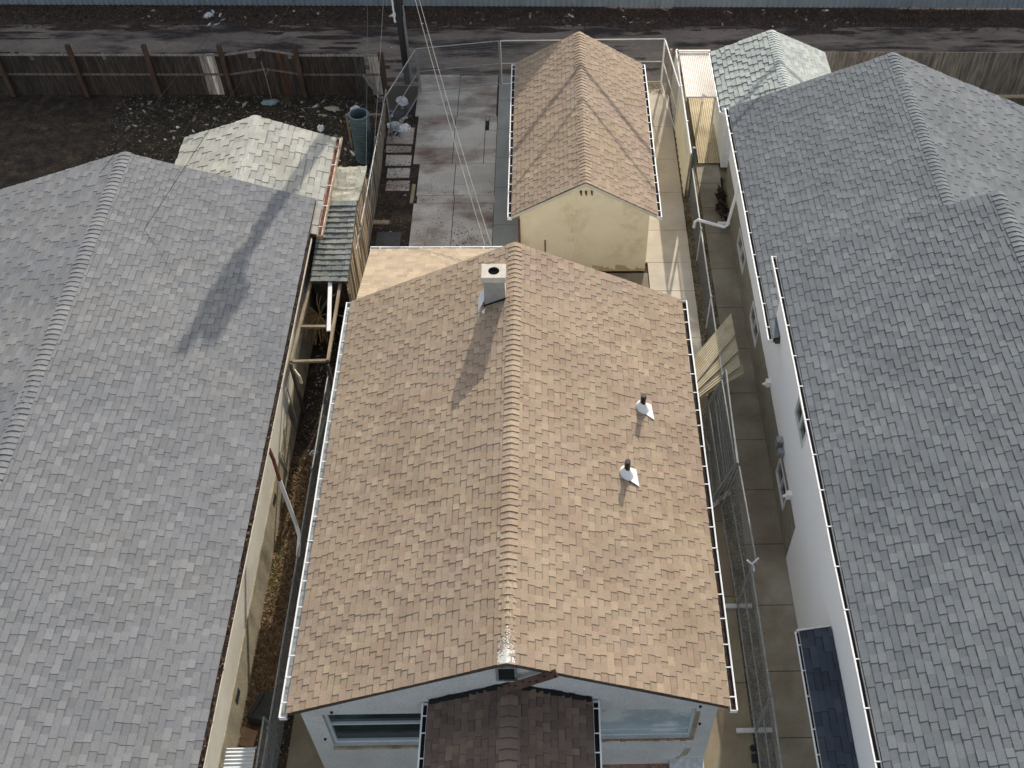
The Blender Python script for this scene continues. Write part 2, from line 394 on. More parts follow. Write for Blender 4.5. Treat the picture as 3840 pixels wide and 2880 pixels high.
# yard slabs (big weathered pours), their neighbours and the narrow smooth strip beside the garage
slabs('patio_slab', [(-3.45, -2.18, 16.0, 18.03), (-2.18, -.92, 14.9, 18.03), (-3.36, -2.18, 18.03, 18.40), (-2.18, -.9, 18.03, 18.40),
                     (-3.40, -2.22, 18.40, 20.0), (-2.22, -.92, 18.40, 20.0), (-3.62, -2.34, 20.0, 22.6), (-2.34, -1.32, 20.0, 22.6), (-1.32, -.92, 20.0, 21.8), (-1.20, -.92, 21.8, 22.6), (-1.32, -1.20, 22.35, 22.6),
                     (-3.75, -2.3, 22.6, 25.05), (-2.3, -.96, 22.6, 25.0), (-3.45, -2.18, 13.2, 16.0), (-2.18, -.92, 13.2, 14.9)], -.10, 0, 'concrete_yard', gap=.010, tilt=.004)
ys = [13.2, 15.4, 17.0, 18.8, 20.32, 21.88, 23.5, 25.0]
slabs('smooth_concrete_strip', [(-.92, .0, ys[i], ys[i+1]) for i in range(len(ys)-1)], -.10, .004, 'concrete_strip', gap=.008)
slabs('garage_apron', [(0, 2.4, 22.4, 25.0), (2.4, 3.62, 22.4, 25.0)], -.10, .002, 'concrete_yard', gap=.01)
slabs('stepping_slab', [(-4.60, -3.70, 20.6, 21.0), (-4.62, -3.68, 21.05, 22.0), (-4.55, -3.66, 19.92, 20.5), (-4.45, -3.66, 19.28, 19.85), (-4.42, -3.62, 18.65, 19.2)],
      -.08, -.012, 'concrete_yard', gap=.03, tilt=.02)
ys = [-6, -4.2, -2.1, 0, 1.91, 4.04, 6.11, 8.2, 10.1, 12.21, 14.09, 15.3, 16.74, 18.54, 20.24, 22.0, 23.8]
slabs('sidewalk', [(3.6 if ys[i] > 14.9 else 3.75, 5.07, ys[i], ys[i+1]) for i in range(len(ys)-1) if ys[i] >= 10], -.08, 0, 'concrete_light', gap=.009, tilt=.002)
slabs('side_walk_shaded', [(3.75, 5.05, ys[i], ys[i+1]) for i in range(len(ys)-1) if ys[i] < 10], -.08, 0, 'concrete_walk', gap=.009, tilt=.002)  # same walk as sidewalk; its shade is put into a darker concrete
ys = [-4.2, -2.4, -.9, .66, 2.17, 3.8, 5.44, 7.02, 8.6, 10.18, 11.79, 13.4, 15.03, 16.6, 17.79, 19.0, 20.3, 21.9, 23.6]
slabs('passage_walk', [(5.46 if ys[i] < 9 else 5.64, 6.41, ys[i], ys[i+1]) for i in range(len(ys)-1)], -.08, 0, 'concrete_alley_walk', gap=.009, tilt=.003)
mb = MB(); mb.box(3.72, 5.05, 23.8, 24.6, -.06, -.01); structure(mb.build('gate_threshold', 'concrete_light'))
slabs('rear_walk', [(.0, 1.9, 11.0, 14.85), (1.9, 3.74, 11.0, 14.85)], -.08, -.002, 'concrete_walk', gap=.009)
mb = MB(); mb.box(-4.72, -3.85, -6, 1.45, -.08, 0); structure(mb.build('front_walk', 'concrete_walk'))
# gravel verge strip beside the walk
mb = MB()
for i in range(60):
    y = -4+i*.48
    if y > 19: break
    a, b = 5.08+U_(-.02, .02), 5.42+(.22 if y > 9 else 0)+U_(-.03, .03)
    mb.poly([(a, y, -.03), (b, y, -.03), (b, y+.48, -.03), (a, y+.48, -.03)])
structure(mb.build('gravel_strip', 'gravel'))

# ================================================================== MAIN HOUSE
HZ, HR, HX, HL = 3.216, 5.146, 4.05, 10.51
sl = (HR-HZ)/HX
house = thing('house', 'low house with broad tan shingle gable roof, grey stucco front and small front porch', 'house', (0, 5.2, 0))
w = MB()
FP = V((-3.88, .1, 0))
opL = (.38, 2.38, 1.38, 2.87); opR = (5.55, 7.38, 1.50, 2.88)
wall(w, FP, (1, 0, 0), 7.77, 3.12, [opL, opR], .14)
w.poly([(-3.88, .1, 3.12), (3.89, .1, 3.12), (3.89, .1, HR-sl*3.89-.1), (0, .1, HR-.08), (-3.88, .1, HR-sl*3.88-.1)])
w.poly([(-3.88, 10.4, 0), (-3.88, .1, 0), (-3.88, .1, 3.3-.1), (-3.88, 10.4, 3.2)])
w.poly([(3.89, .1, 0), (3.89, 10.4, 0), (3.89, 10.4, 3.2), (3.89, .1, 3.2)])
w.poly([(3.89, 10.4, 0), (-3.88, 10.4, 0), (-3.88, 10.4, 3.2), (0, 10.4, HR-.1), (3.89, 10.4, 3.2)])
w.box(-3.86, 3.87, .3, 10.38, .01, .05)
w.build('wall', 'stucco_grey', house)
r = MB()
gable_slab(r, 0, HR, -HX, HZ, HX, HZ, 0, HL, th=.13, m=1)
S = math.hypot(HX, HR-HZ)
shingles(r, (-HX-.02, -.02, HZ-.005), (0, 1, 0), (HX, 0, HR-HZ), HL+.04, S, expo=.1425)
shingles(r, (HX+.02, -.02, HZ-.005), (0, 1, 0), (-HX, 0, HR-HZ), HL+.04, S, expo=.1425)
roof = r.build('roof', ['shingle_tan', 'drip_edge'], house)
r = MB(); ridge_caps(r, (0, -.03, HR), (0, HL+.02, HR), sl, sl, expo=.146)
rc = r.build('ridge_cap', 'shingle_tan', roof)
# pale lichen and droppings on the last caps
r = MB()
for i in range(900):
    y = abs(random.gauss(0, .32 if i % 3 else .11))-.02; x = random.gauss(0, .075)
    if abs(x) > .15 or y > 1.6: continue
    s_ = U_(.004, .013)*(1.6 if y < .22 else 1); z = HR-abs(x)*sl+.040
    r.poly([(x+s_*math.cos(a)*U_(.6, 1), y+s_*math.sin(a)*U_(.6, 1), z-(abs(x+s_*math.cos(a))-abs(x))*sl) for a in (0, 1.1, 2.3, 3.3, 4.4, 5.4)])
for i in range(10):
    x = U_(-3.8, 3.8); y = U_(.2, 9); z = HR-abs(x)*sl+.045; s_ = .018
    r.poly([(x+s_*math.cos(a)*U_(.6, 1), y+s_*math.sin(a)*U_(.6, 1), z-(abs(x+s_*math.cos(a))-abs(x))*sl) for a in (0, 1.1, 2.3, 3.3, 4.4, 5.4)])
r.build('lichen', 'lichen', roof, kind='stuff')
gutter(house, (-HX-.03, -.08, HZ), (-HX-.03, HL+.02, HZ), (-1, 0, 0), n_h=21, label='white gutter along the left eave', dirt='galv')
gutter(house, (HX+.03, -.08, HZ), (HX+.03, HL+.02, HZ), (1, 0, 0), n_h=20, label='white gutter packed with brown leaves along the right eave')
w_ = window(house, FP, (1, 0, 0), *opL, .14, 'glass_dark', 'frame_pale', fw=.06, mull_h=(2.23,), label='dark front window with pale blue sliding sash')
s_ = MB(); s_.box(-3.52, -1.48, .055, .12, 1.29, 1.375); s_.build('sill', 'foundation', w_)
w_ = window(house, FP, (1, 0, 0), *opR, .14, 'glass_blue', 'frame_pale', fw=.045, mull_h=(1.78,), label='curtained front window with its casing torn off')
s_ = MB()
for i in range(14): s_.box(1.72+i*.132, 1.72+i*.132+.125, .07+U_(0, .02), .12, 1.40+U_(0, .015), 1.495)
s_.build('broken_sill', 'brick', w_)
s_ = MB()
for i in range(9): s_.box(3.505, 3.575, .07+U_(0, .015), .12, 1.42+i*.15, 1.42+i*.15+.14)
s_.build('exposed_batten', 'lumber', w_)
# gable vent
g = MB(); g.box(-.20, .17, .05, .10, 4.30, 4.35); g.box(-.20, .17, .05, .10, 4.79, 4.84); g.box(-.20, -.155, .05, .10, 4.35, 4.79); g.box(.125, .17, .05, .10, 4.35, 4.79)
gv = g.build('gable_vent', 'galv', house)
g = MB()
for i in range(7): g.prism([(-.155, .10, 4.37+i*.06), (-.155, .055, 4.355+i*.06), (-.155, .055, 4.363+i*.06), (-.155, .10, 4.378+i*.06)], (.28, 0, 0))
g.build('louvre', 'vent_black', gv)
for (x, z) in ((-3.3, 3.0), (3.55, 3.0), (3.62, 2.2), (-3.62, 1.75)): g = MB(); g.box(x-.02, x+.02, .07, .10, z-.03, z+.03); g.build('wall_bracket', 'tar', house)
g = MB(); g.poly([(3.30, .094, .35), (3.52, .094, .62), (3.58, .094, .95), (3.45, .094, .95), (3.38, .094, .6), (3.2, .094, .35)])
g.build('patched_stucco', 'foundation', house)
# chimney
ch = MB(); ch.box(-.665, -.20, 8.75, 9.10, 4.6, 5.62)
chim = ch.build('chimney', 'chimney_concrete', house)
cm = MB(); cm.box(-.70, -.165, 8.71, 9.15, 5.62, 5.69); 
# cap top with an open round flue
cx, cy, cr = -.43, 8.93, .125
n = 28; x0, x1, y0, y1, zt = -.70, -.165, 8.71, 9.15, 5.775
def rect_hit(a):
    dx, dy = math.cos(a), math.sin(a); t = 1e9
    if dx > 1e-6: t = min(t, (x1-cx)/dx)
    if dx < -1e-6: t = min(t, (x0-cx)/dx)
    if dy > 1e-6: t = min(t, (y1-cy)/dy)
    if dy < -1e-6: t = min(t, (y0-cy)/dy)
    return (cx+dx*t, cy+dy*t)
angs = sorted([2*PI*k/n for k in range(n)]+[math.atan2(yy-cy, xx-cx) % (2*PI) for xx in (x0, x1) for yy in (y0, y1)])
for i in range(len(angs)):
    a, b = angs[i], angs[(i+1) % len(angs)]
    A, B = rect_hit(a), rect_hit(b); a1 = (cx+cr*math.cos(a), cy+cr*math.sin(a)); b1 = (cx+cr*math.cos(b), cy+cr*math.sin(b))
    cm.poly([(*a1, zt), (*A, zt), (*B, zt), (*b1, zt)])
    cm.poly([(*b1, zt), (*b1, 5.695), (*a1, 5.695), (*a1, zt)])
    cm.poly([(*A, 5.69), (*B, 5.69), (*B, zt), (*A, zt)])
cap = cm.build('chimney_cap', 'chimney_cap', chim)
f = MB(); f.tube([(cx, cy, 5.692), (cx, cy, 5.76)], .118, 20, caps=False); f.poly([(cx+.124*math.cos(2*PI*k/20), cy+.124*math.sin(2*PI*k/20), 5.6945) for k in range(20)])
f.build('flue', 'flue', chim)
def zl(x): return HR+sl*x  # left slope height
f = MB()
f.poly([(-.67, 9.05, zl(-.67)+.34), (-.675, 8.745, zl(-.67)+.2), (-.82, 8.62, zl(-.82)+.05), (-.82, 9.1, zl(-.82)+.05)])
f.poly([(-.74, 8.58, zl(-.74)+.05), (-.67, 8.48, zl(-.67)+.05), (-.65, 8.66, zl(-.65)+.05)])
f.build('flashing', 'flashing', chim); f = MB(); f.poly([(-.192, 8.74, 5.09), (-.192, 9.12, 5.09), (-.196, 9.12, 5.52), (-.196, 8.74, 5.52)])
f.build('flashing', 'flashing', chim)
f = MB(); f.beam((-.68, 8.735, zl(-.68)+.035), (-.185, 8.735, zl(-.185)+.035), .045, .06); f.build('tar_seal', 'tar', chim)
# vent pipes on the right slope
def vent_pipe(x, y, which):
    z = HR-sl*x
    p = V((x, y, z)); n = V((sl, 0, 1)).normalized(); t = V((1, 0, -sl)).normalized(); yv = V((0, 1, 0))
    c = MB(); c.tube([p, p+V((0, 0, .46))], .060, 16, caps=True)
    c.poly([p+V((.050*math.cos(a*PI/6), .050*math.sin(a*PI/6), .4615)) for a in range(12)], c=(.4, .4, .4))
    vp = c.build('vent_pipe', 'vent_black', house); vp['label'] = which
    c = MB()
    a = p+n*.045
    c.poly([a-t*.12-yv*.10, a+t*.26-yv*.26, a+t*.21+yv*.16, a-t*.10+yv*.17])
    rr = []
    for h, rad in ((.03, .175), (.08, .155), (.17, .095), (.22, .068)):
        rr.append([p+V((0, 0, h))*1.0+t*rad*math.cos(2*PI*k/18)+yv*rad*math.sin(2*PI*k/18)+n*0 for k in range(18)])
    for i in range(3):
        for k in range(18): c.poly([rr[i][k], rr[i][(k+1) % 18], rr[i+1][(k+1) % 18], rr[i+1][k]])
    c.build('flashing_boot', 'vent_white', vp, smooth=False)
vent_pipe(2.82, 6.60, 'black vent pipe in a white boot, the farther of two')
vent_pipe(2.36, 4.68, 'black vent pipe in a white boot, the nearer of two')
# front porch roof
PR, PE, PX, PXE = 4.10, 3.42, .02, 1.49
ps = (PR-PE)/(PXE)
pr = MB(); gable_slab(pr, PX, PR, PX-PXE, PE, PX+PXE, PE, -3.2, .09, th=.12, m=1)
S = math.hypot(PXE, PR-PE)
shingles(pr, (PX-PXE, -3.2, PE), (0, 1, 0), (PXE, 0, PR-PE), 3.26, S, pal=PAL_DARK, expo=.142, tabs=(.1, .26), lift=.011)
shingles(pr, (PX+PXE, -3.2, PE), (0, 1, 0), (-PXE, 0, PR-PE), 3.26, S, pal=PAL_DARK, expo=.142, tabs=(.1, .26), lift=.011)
mat('shingle_porch', (.160, .117, .096), (.130, .095, .078), scale=1.2, rough=.95, tint=True, grain=.2, gscale=55, bump=.4, bscale=120)
porch = pr.build('porch_roof', ['shingle_porch', 'drip_edge'], house)
pr = MB(); ridge_caps(pr, (PX, -3.22, PR), (PX, -.12, PR), ps, ps, pal=[(1.25, 1.25, 1.25), (1.1, 1.1, 1.1), (1.5, 1.48, 1.45)], expo=.185, lift=.03); pr.build('ridge_cap', 'shingle_porch', porch)
gutter(porch, (PX-PXE-.02, -3.2, PE), (PX-PXE-.02, .06, PE), (-1, 0, 0), w=.09, n_h=8, dirt='tar')
gutter(porch, (PX+PXE+.02, -3.2, PE), (PX+PXE+.02, .06, PE), (0.880, 0.000, 0.000), n_h=8, dirt='tar')
t_ = MB()
for sgn in (-1, 1):
    for i in range(14):
        u0, u1 = i/14, (i+1)/14
        x0_, x1_ = PX+sgn*PXE*u0, PX+sgn*PXE*u1; z0_, z1_ = PR-(PR-PE)*u0, PR-(PR-PE)*u1
        hh = U_(.06, .10)
        t_.poly([(x0_, .085, z0_), (x1_, .085, z1_), (x1_, .085, z1_+hh), (x0_, .085, z0_+hh)])
        t_.poly([(x0_, .086, z0_+.045), (x1_, .086, z1_+.045), (x1_, .02-U_(0, .02), z1_+.03), (x0_, .02-U_(0, .02), z0_+.03)])
t_.build('tar_seal', 'tar', porch)
for x in (PX-PXE+.12, PX+PXE-.12): t_ = MB(); t_.box(x-.06, x+.06, -3.1, -2.98, 0, PE-.13); t_.build('porch_post', 'frame_white', porch)
t_ = MB(); t_.box(1.78, 3.18, -.45, .095, 0, .16); t_.build('brick_ledge', 'brick', house)
t_ = MB(); t_.box(3.19, 3.88, -.42, .095, 0, .42); t_.build('concrete_ledge', 'litter_white', house)
# rear lean-to
ry0, ry1, rz0, rz1 = 10.42, 13.20, 3.23, 2.48
rl = MB(); rx0, rx1 = -3.98, -.2
rl.prism([(rx0, ry0, rz0), (rx0, ry1, rz1), (rx0, ry1, rz1-.13), (rx0, ry0, rz0-.13)], (rx1-rx0, 0, 0), m=1)
shingles(rl, (rx0, ry1, rz1), (1, 0, 0), (0, ry0-ry1, rz0-rz1), rx1-rx0, math.hypot(ry1-ry0, rz0-rz1), pal=PAL_PALE, tabs=(.14, .3), lift=.006)
lean = rl.build('rear_roof', ['shingle_rear', 'drip_edge'], house)
gutter(lean, (rx0-.02, ry1+.01, rz1), (rx1, ry1+.01, rz1), (0, 1, 0), n_h=7, dirt='tar')
rl = MB(); rl.box(-3.86, -.3, 10.41, 13.0, 0, 2.42); rl.build('rear_wall', 'stucco_grey', house)
# the loose board leaning on the gable
b = MB(); p0 = V((-.06, .035, 4.06)); p1 = V((.92, .0, 4.66))
b.beam((-.06, -.10, 4.30), (.86, -.045, 4.80), .15, .028, up=(0, -.62, .78), c=(1, 1, 1))
for i, u in enumerate((.08, .2, .34, .47, .6, .75, .88, .95)):
    q = V((-.06, -.10, 4.30)).lerp(V((.86, -.045, 4.80)), u)+V((0, -.012, .016))+V((0, .78, .62))*U_(-.05, .05)
    b.beam(q, q+V((.03, 0, .015)), .012, .03, c=(.2, .18, .18))
tag(b.build('wooden_board', 'brown_board'), 'dark brown board leaning slantwise against the front gable above the porch roof', 'board')

# ================================================================== GARAGE
GX, GW, G0, G1, GZ, GR = 1.815, 2.047, 14.90, 22.37, 2.20, 3.366
gs = (GR-GZ)/GW
gar = thing('garage', 'small garage with tan shingle gable roof and yellow stucco end wall', 'garage', (GX, 18.6, 0))
w = MB(); x0, x1 = -.02, 3.65
w.poly([(x0, G0+.03, 0), (x1, G0+.03, 0), (x1, G0+.03, GR-gs*(x1-GX)-.03), (GX, G0+.03, GR-.03), (x0, G0+.03, GR-gs*(GX-x0)-.03)])
w.poly([(x1, G1-.1, 0), (x0, G1-.1, 0), (x0, G1-.1, GR-gs*(GX-x0)-.1), (GX, G1-.1, GR-.1), (x1, G1-.1, GR-gs*(x1-GX)-.1)])
w.poly([(x0, G1-.1, 0), (x0, G0+.03, 0), (x0, G0+.03, 2.2), (x0, G1-.1, 2.2)]); w.poly([(x1, G0+.03, 0), (x1, G1-.1, 0), (x1, G1-.1, 2.2), (x1, G0+.03, 2.2)])
w.box(x0+.02, x1-.02, G0+.06, G1-.15, .01, .05)
w.build('wall', 'stucco_yellow', gar)
r = MB(); gable_slab(r, GX, GR, GX-GW, GZ, GX+GW, GZ, G0+.005, G1, th=.10, m=1)
S = math.hypot(GW, GR-GZ)
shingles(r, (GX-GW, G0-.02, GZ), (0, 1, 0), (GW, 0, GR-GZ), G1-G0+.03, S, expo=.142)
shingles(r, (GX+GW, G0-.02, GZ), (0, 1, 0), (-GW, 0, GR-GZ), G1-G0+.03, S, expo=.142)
gr_ = r.build('roof', ['shingle_tan', 'drip_edge'], gar)
r = MB(); ridge_caps(r, (GX, G0-.03, GR), (GX, G1+.01, GR), gs, gs, expo=.146); r.build('ridge_cap', 'shingle_tan', gr_)
for sg in (-1, 1):
    for yy in (G0-.022, G1):
        r = MB(); r.prism([(GX, yy, GR-.012), (GX+sg*GW, yy, GZ-.012), (GX+sg*GW, yy, GZ-.11), (GX, yy, GR-.115)], (0, .022, 0))
        r.build('rake_board', 'trim_cream', gar)
gutter(gar, (GX-GW-.02, G0-.05, GZ), (GX-GW-.02, G1, GZ), (-1, 0, 0), w=.10, n_h=18, label='white gutter along the left eave')
gutter(gar, (GX+GW+.02, G0-.05, GZ), (GX+GW+.02, G1, GZ), (1, 0, 0), w=.10, n_h=18, label='white gutter along the right eave')
r = MB(); x = -.02
while x < 3.6:
    w_ = U_(.1, .35); h0, h1 = U_(.05, .28), U_(.05, .28); x2 = min(3.65, x+w_)
    r.poly([(x, G0+.026, 0), (x2, G0+.026, 0), (x2, G0+.026, h1), (x, G0+.026, h0)]); x = x2
r.build('splash_stain', 'splash', gar)
for i, x in enumerate((1.69, 1.83, 1.99)):
    r = MB(); r.tube([(x, G0+.03, 3.02+(.02 if i == 1 else .03)), (x, G0-.05, 3.03)], .028, 8); r.tube([(x, G0-.05, 3.03), (x+.01, G0-.07, 2.97)], .02, 6)
    r.build('insulator', 'terracotta', gar)
r = MB(); r.tube([(.69, G0+.01, .75), (.69, G0+.01, 1.25)], .018, 6); r.build('conduit', 'rust', gar)
r = MB(); r.tube([(-.045, G0-.0, .1), (-.045, G0, 2.05)], .03, 6); r.build('downspout', 'rust', gar)
for (a, b_) in (((1.55, 2.55), (1.10, .95)), ((1.80, 2.5), (1.36, .95))):
    r = MB(); r.wire((a[0], G0-.05, a[1]), (b_[0], G0-.35, b_[1]-.3), .006); r.build('service_wire', 'vent_white', gar)

# ================================================================== LEFT NEIGHBOUR
LX, LZ, LS = -5.55, 3.0, .34
lh = thing('house', 'long grey-roofed house with cream stucco side wall, left of the tan house', 'house', (-10, 6, 0))
RIDX = -10.2; RZ = LZ+LS*(LX-RIDX)
r = MB(); gable_slab(r, RIDX, RZ, 2*RIDX-LX, LZ, LX, LZ, -5, 14.65, th=.12, m=1)
S = math.hypot(LX-RIDX, RZ-LZ)
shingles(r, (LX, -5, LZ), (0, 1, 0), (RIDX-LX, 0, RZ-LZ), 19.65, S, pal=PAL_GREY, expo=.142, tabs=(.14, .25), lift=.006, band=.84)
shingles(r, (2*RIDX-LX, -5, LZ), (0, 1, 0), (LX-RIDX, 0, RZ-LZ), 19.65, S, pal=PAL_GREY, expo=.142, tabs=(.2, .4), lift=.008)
lr = r.build('roof', ['shingle_grey', 'drip_edge'], lh)
r = MB(); ridge_caps(r, (RIDX, -5, RZ), (RIDX, 14.66, RZ), LS, LS, pal=PAL_GREY); r.build('ridge_cap', 'shingle_grey', lr)
w = MB(); xw = -5.83; xl = 2*RIDX-LX+.3
w.poly([(xw, -4.8, .95), (xw, 14.5, .95), (xw, 14.5, LZ-.02), (xw, -4.8, LZ-.02)])
w.poly([(xl, 14.5, 0), (xl, -4.8, 0), (xl, -4.8, LZ), (xl, 14.5, LZ)])
for y, fl in ((14.5, 1), (-4.8, 0)):
    q = [(xw, y, 0), (xl, y, 0), (xl, y, LZ), (RIDX, y, RZ-.15), (xw, y, LZ)]
    w.poly(q if fl else list(reversed(q)))
w.build('wall', 'stucco_cream', lh)
w = MB(); n = 40
for i in range(n):
    y0_ = -4.8+19.3*i/n; y1_ = -4.8+19.3*(i+1)/n
    w.hexa([(xw-.1, y0_, -.05), (-5.79, y0_, -.05), (-5.79, y1_, -.05), (xw-.1, y1_, -.05),
            (xw-.1, y0_, .955), (xw+.022, y0_, .95), (xw+.022, y1_, .95), (xw-.1, y1_, .955)])
w.build('foundation', 'foundation', lh)
# dark debris-packed old gutter
g = MB(); g.beam((LX+.045, -5, LZ-.05), (LX+.045, 13.1, LZ-.05), .09, .05)
g1 = g.build('gutter', 'gutter_dirt', lh); g1['label'] = 'old gutter packed with dark leaf litter'
g = MB(); g.beam((LX+.10, -5, LZ-.045), (LX+.10, 13.1, LZ-.045), .012, .075); g.build('gutter_lip', 'trim_cream', g1)
g = MB()
for i in range(420):
    y = U_(-3, 13); s_ = U_(.012, .035); x = LX+.04+U_(-.04, .05)
    g.poly([(x+s_*math.cos(a)*U_(.5, 1.2), y+s_*math.sin(a)*U_(.5, 1.2), LZ+U_(-.02, .03)) for a in (0, 1.6, 3.1, 4.7)], c=random.choice([(.09, .05, .03), (.03, .02, .015), (.2, .12, .08)]))
g.build('leaf_litter', 'weeds', g1, kind='stuff')
g = MB(); g.tube([(-5.47, 6.25, 2.93), (-5.38, 6.1, 2.72), (-5.28, 5.82, 2.3)], .042, 8); d1 = g.build('downspout', 'rust', lh); d1['label'] = 'downspout, rust red at the eave and white below'
g = MB(); g.tube([(-5.28, 5.82, 2.3), (-5.02, 5.30, 1.28), (-4.93, 5.05, 1.2), (-4.90, 4.55, 1.16)], .045, 8); g.build('extension', 'white_metal', d1)
# wall vents and small fittings on the side wall
for (y, z) in ((6.4, .70), (1.5, .64)):
    g = MB(); g.box(xw+.022, xw+.036, y-.14, y+.14, z-.10, z+.10, c=(.6, .6, .6)); g.build('crawl_vent', 'dark_plastic', lh)
g = MB(); g.tube([(-5.82, 9.75, 1.55), (-5.66, 9.72, 1.58), (-5.52, 9.55, 1.52), (-5.48, 9.45, 1.38)], .04, 8); g.tube([(-5.82, 9.95, 1.6), (-5.66, 9.9, 1.62)], .045, 8)
g.build('exhaust_elbow', 'trim_cream', lh)
g = MB(); g.tube([(-5.78, 9.2, .1), (-5.78, 9.2, 1.5)], .02, 6); g.tube([(-5.78, 7.6, .1), (-5.78, 7.6, .9)], .015, 6); g.build('conduit', 'galv_light', lh)

# left neighbour's garage with pale roof
LGX, LGE = -7.58, -5.40; LGZ, LGR = 2.78, 3.55
lgs = (LGR-LGZ)/(LGE-LGX)
lg = thing('garage', 'neighbouring garage with pale weathered shingle roof and rusty white gutter', 'garage', (-7.6, 16, 0))
r = MB(); gable_slab(r, LGX, LGR, 2*LGX-LGE, LGZ, LGE, LGZ, 13.45, 17.66, th=.10, m=1)
S = math.hypot(LGE-LGX, LGR-LGZ)
shingles(r, (LGE, 13.45, LGZ), (0, 1, 0), (LGX-LGE, 0, LGR-LGZ), 4.21, S, pal=PAL_PALE, expo=.17, tabs=(.26, .36), lift=.012, wear=.01)
shingles(r, (2*LGX-LGE, 13.45, LGZ), (0, 1, 0), (LGE-LGX, 0, LGR-LGZ), 4.21, S, pal=PAL_PALE, expo=.17, tabs=(.26, .36), lift=.016, wear=.014)
r_ = r.build('roof', ['shingle_pale', 'drip_edge'], lg)
r = MB(); ridge_caps(r, (LGX, 13.5, LGR), (LGX, 17.68, LGR), lgs, lgs, pal=[(1.1, 1.12, 1.15)], expo=.9, lift=.004); r.build('ridge_cap', 'shingle_pale', r_)
w = MB(); w.box(2*LGX-LGE+.25, LGE-.25, 14.66, 17.4, 0, 2.72); w.build('wall', 'stucco_cream', lg)
g = gutter(lg, (LGE+.0, 13.45, LGZ), (LGE+.0, 17.7, LGZ), (1, 0, 0), w=.12, n_h=5, dirt='rust', label='rusty white gutter along the eave')
g.data.materials.clear(); g.data.materials.append(MATS['rust_white'])
g = MB(); g.beam((LGE+.13, 13.5, LGZ-.1), (LGE+.16, 17.75, LGZ-.06), .035, .08); g.build('fascia_board', 'lumber', lg)

# shed between left garage and yard fence
sh = thing('shed', 'narrow sagging shed with mossy grey shingles and weathered board side', 'shed', (-5.1, 14.8, 0))
def saggy(mb, O, U, Vv, L, S, pal, expo, c_sag, m=0):
    O = V(O); U = V(U).normalized(); Vv = V(Vv).normalized(); N = U.cross(Vv)
    if N.z < 0: N = -N
    n = int(S/expo); K = 10
    for i in range(n):
        ph = U_(0, 6); 
        cuts = [0]
        while cuts[-1] < L-.05: cuts.append(min(L, cuts[-1]+U_(.22, .34)))
        cuts[-1] = L
        for j in range(len(cuts)-1):
            ua, ub = cuts[j]+.004, cuts[j+1]-.004; c = jit(random.choice(pal), .08)
            KK = 4; pts = []
            for q in range(KK+1):
                u = ua+(ub-ua)*q/KK
                curl = .014*(abs(q/KK-.5)*2)**2+.012*math.sin(u*5+ph)*c_sag
                sag = -.07*c_sag*math.sin(PI*(i/n))*(.4+.6*math.sin(PI*min(1, u/L)))
                lo = O+U*u+Vv*(i*expo-.018+.02*math.sin(q/KK*PI))+N*(.026+curl+sag); hi = O+U*u+Vv*((i+1)*expo)+N*(.004+sag)
                pts.append((lo, hi))
            for q in range(KK):
                a, d = pts[q]; b_, e = pts[q+1]
                f = [a, b_, e, d]
                if (b_-a).cross(e-a).dot(N) < 0: f.reverse()
                mb.poly(f, c, m); mb.poly([a-N*.028, b_-N*.028, b_, a], tuple(x*.35 for x in c), m)
r = MB()
ZR = 2.42
r.prism([(-5.55, 12.5, 1.99), (-5.55, 15.3, ZR-.10), (-5.55, 17.2, 1.95), (-5.55, 17.2, 1.85), (-5.55, 15.3, ZR-.18), (-5.55, 12.5, 1.9)], (.97, 0, 0), m=1)
saggy(r, (-5.57, 12.46, 2.02), (1, 0, 0), (0, 2.84, ZR-2.02), 1.0, math.hypot(2.84, ZR-2.02), [(1, 1, 1), (.85, .87, .9), (1.15, 1.15, 1.1)], .19, .6)
saggy(r, (-5.60, 17.22, 2.05), (1, 0, 0), (0, -1.92, ZR-2.05), 1.06, math.hypot(1.92, ZR-2.05), [(1.9, 1.75, 1.5), (1.7, 1.6, 1.4), (2.1, 1.95, 1.7)], .15, 1.4)  # rear slope tinted paler, its sunlit look put into the colour
r.build('roof', ['shingle_old', 'old_wood'], sh)
r = MB()
for i in range(33):
    y = 12.55+i*.14
    zt = 1.9+(.42-.0)*min(1, (y-12.5)/2.8)-.03 if y < 15.3 else 2.3-(y-15.3)*.19
    b0 = U_(-.015, .02)
    r.hexa([(-4.66+b0, y, 0), (-4.63+b0, y, 0), (-4.63+b0, y+.13, 0), (-4.66+b0, y+.13, 0), (-4.64+b0, y+U_(-.02, .02), zt), (-4.61+b0, y, zt), (-4.61+b0, y+.12, zt), (-4.64+b0, y+.12, zt)],
           jit((1.3, 1.2, 1.0), .35))
r.build('board_side', 'grey_wood', sh)
r = MB(); r.box(-5.55, -4.68, 12.62, 12.66, .9, 1.88, c=(.6, .5, .45)); r.box(-5.56, -5.52, 12.66, 17.0, 0, 1.9); r.box(-5.5, -4.68, 17.0, 17.04, 0, 1.9); r.build('wall', 'old_wood', sh)
r = MB()
for (a, b_) in (((-4.62, 12.6, .1), (-4.5, 12.1, 1.95)), ((-4.58, 12.9, .1), (-4.35, 11.7, 1.9)), ((-4.55, 13.6, 0), (-4.60, 13.9, 2.2)), ((-4.52, 14.9, 0), (-4.56, 15.1, 2.25)), ((-4.45, 12.2, .0), (-4.62, 12.5, 1.7))):
    r.beam(a, b_, .07, .03)
r.build('broken_batten', 'lumber', sh)

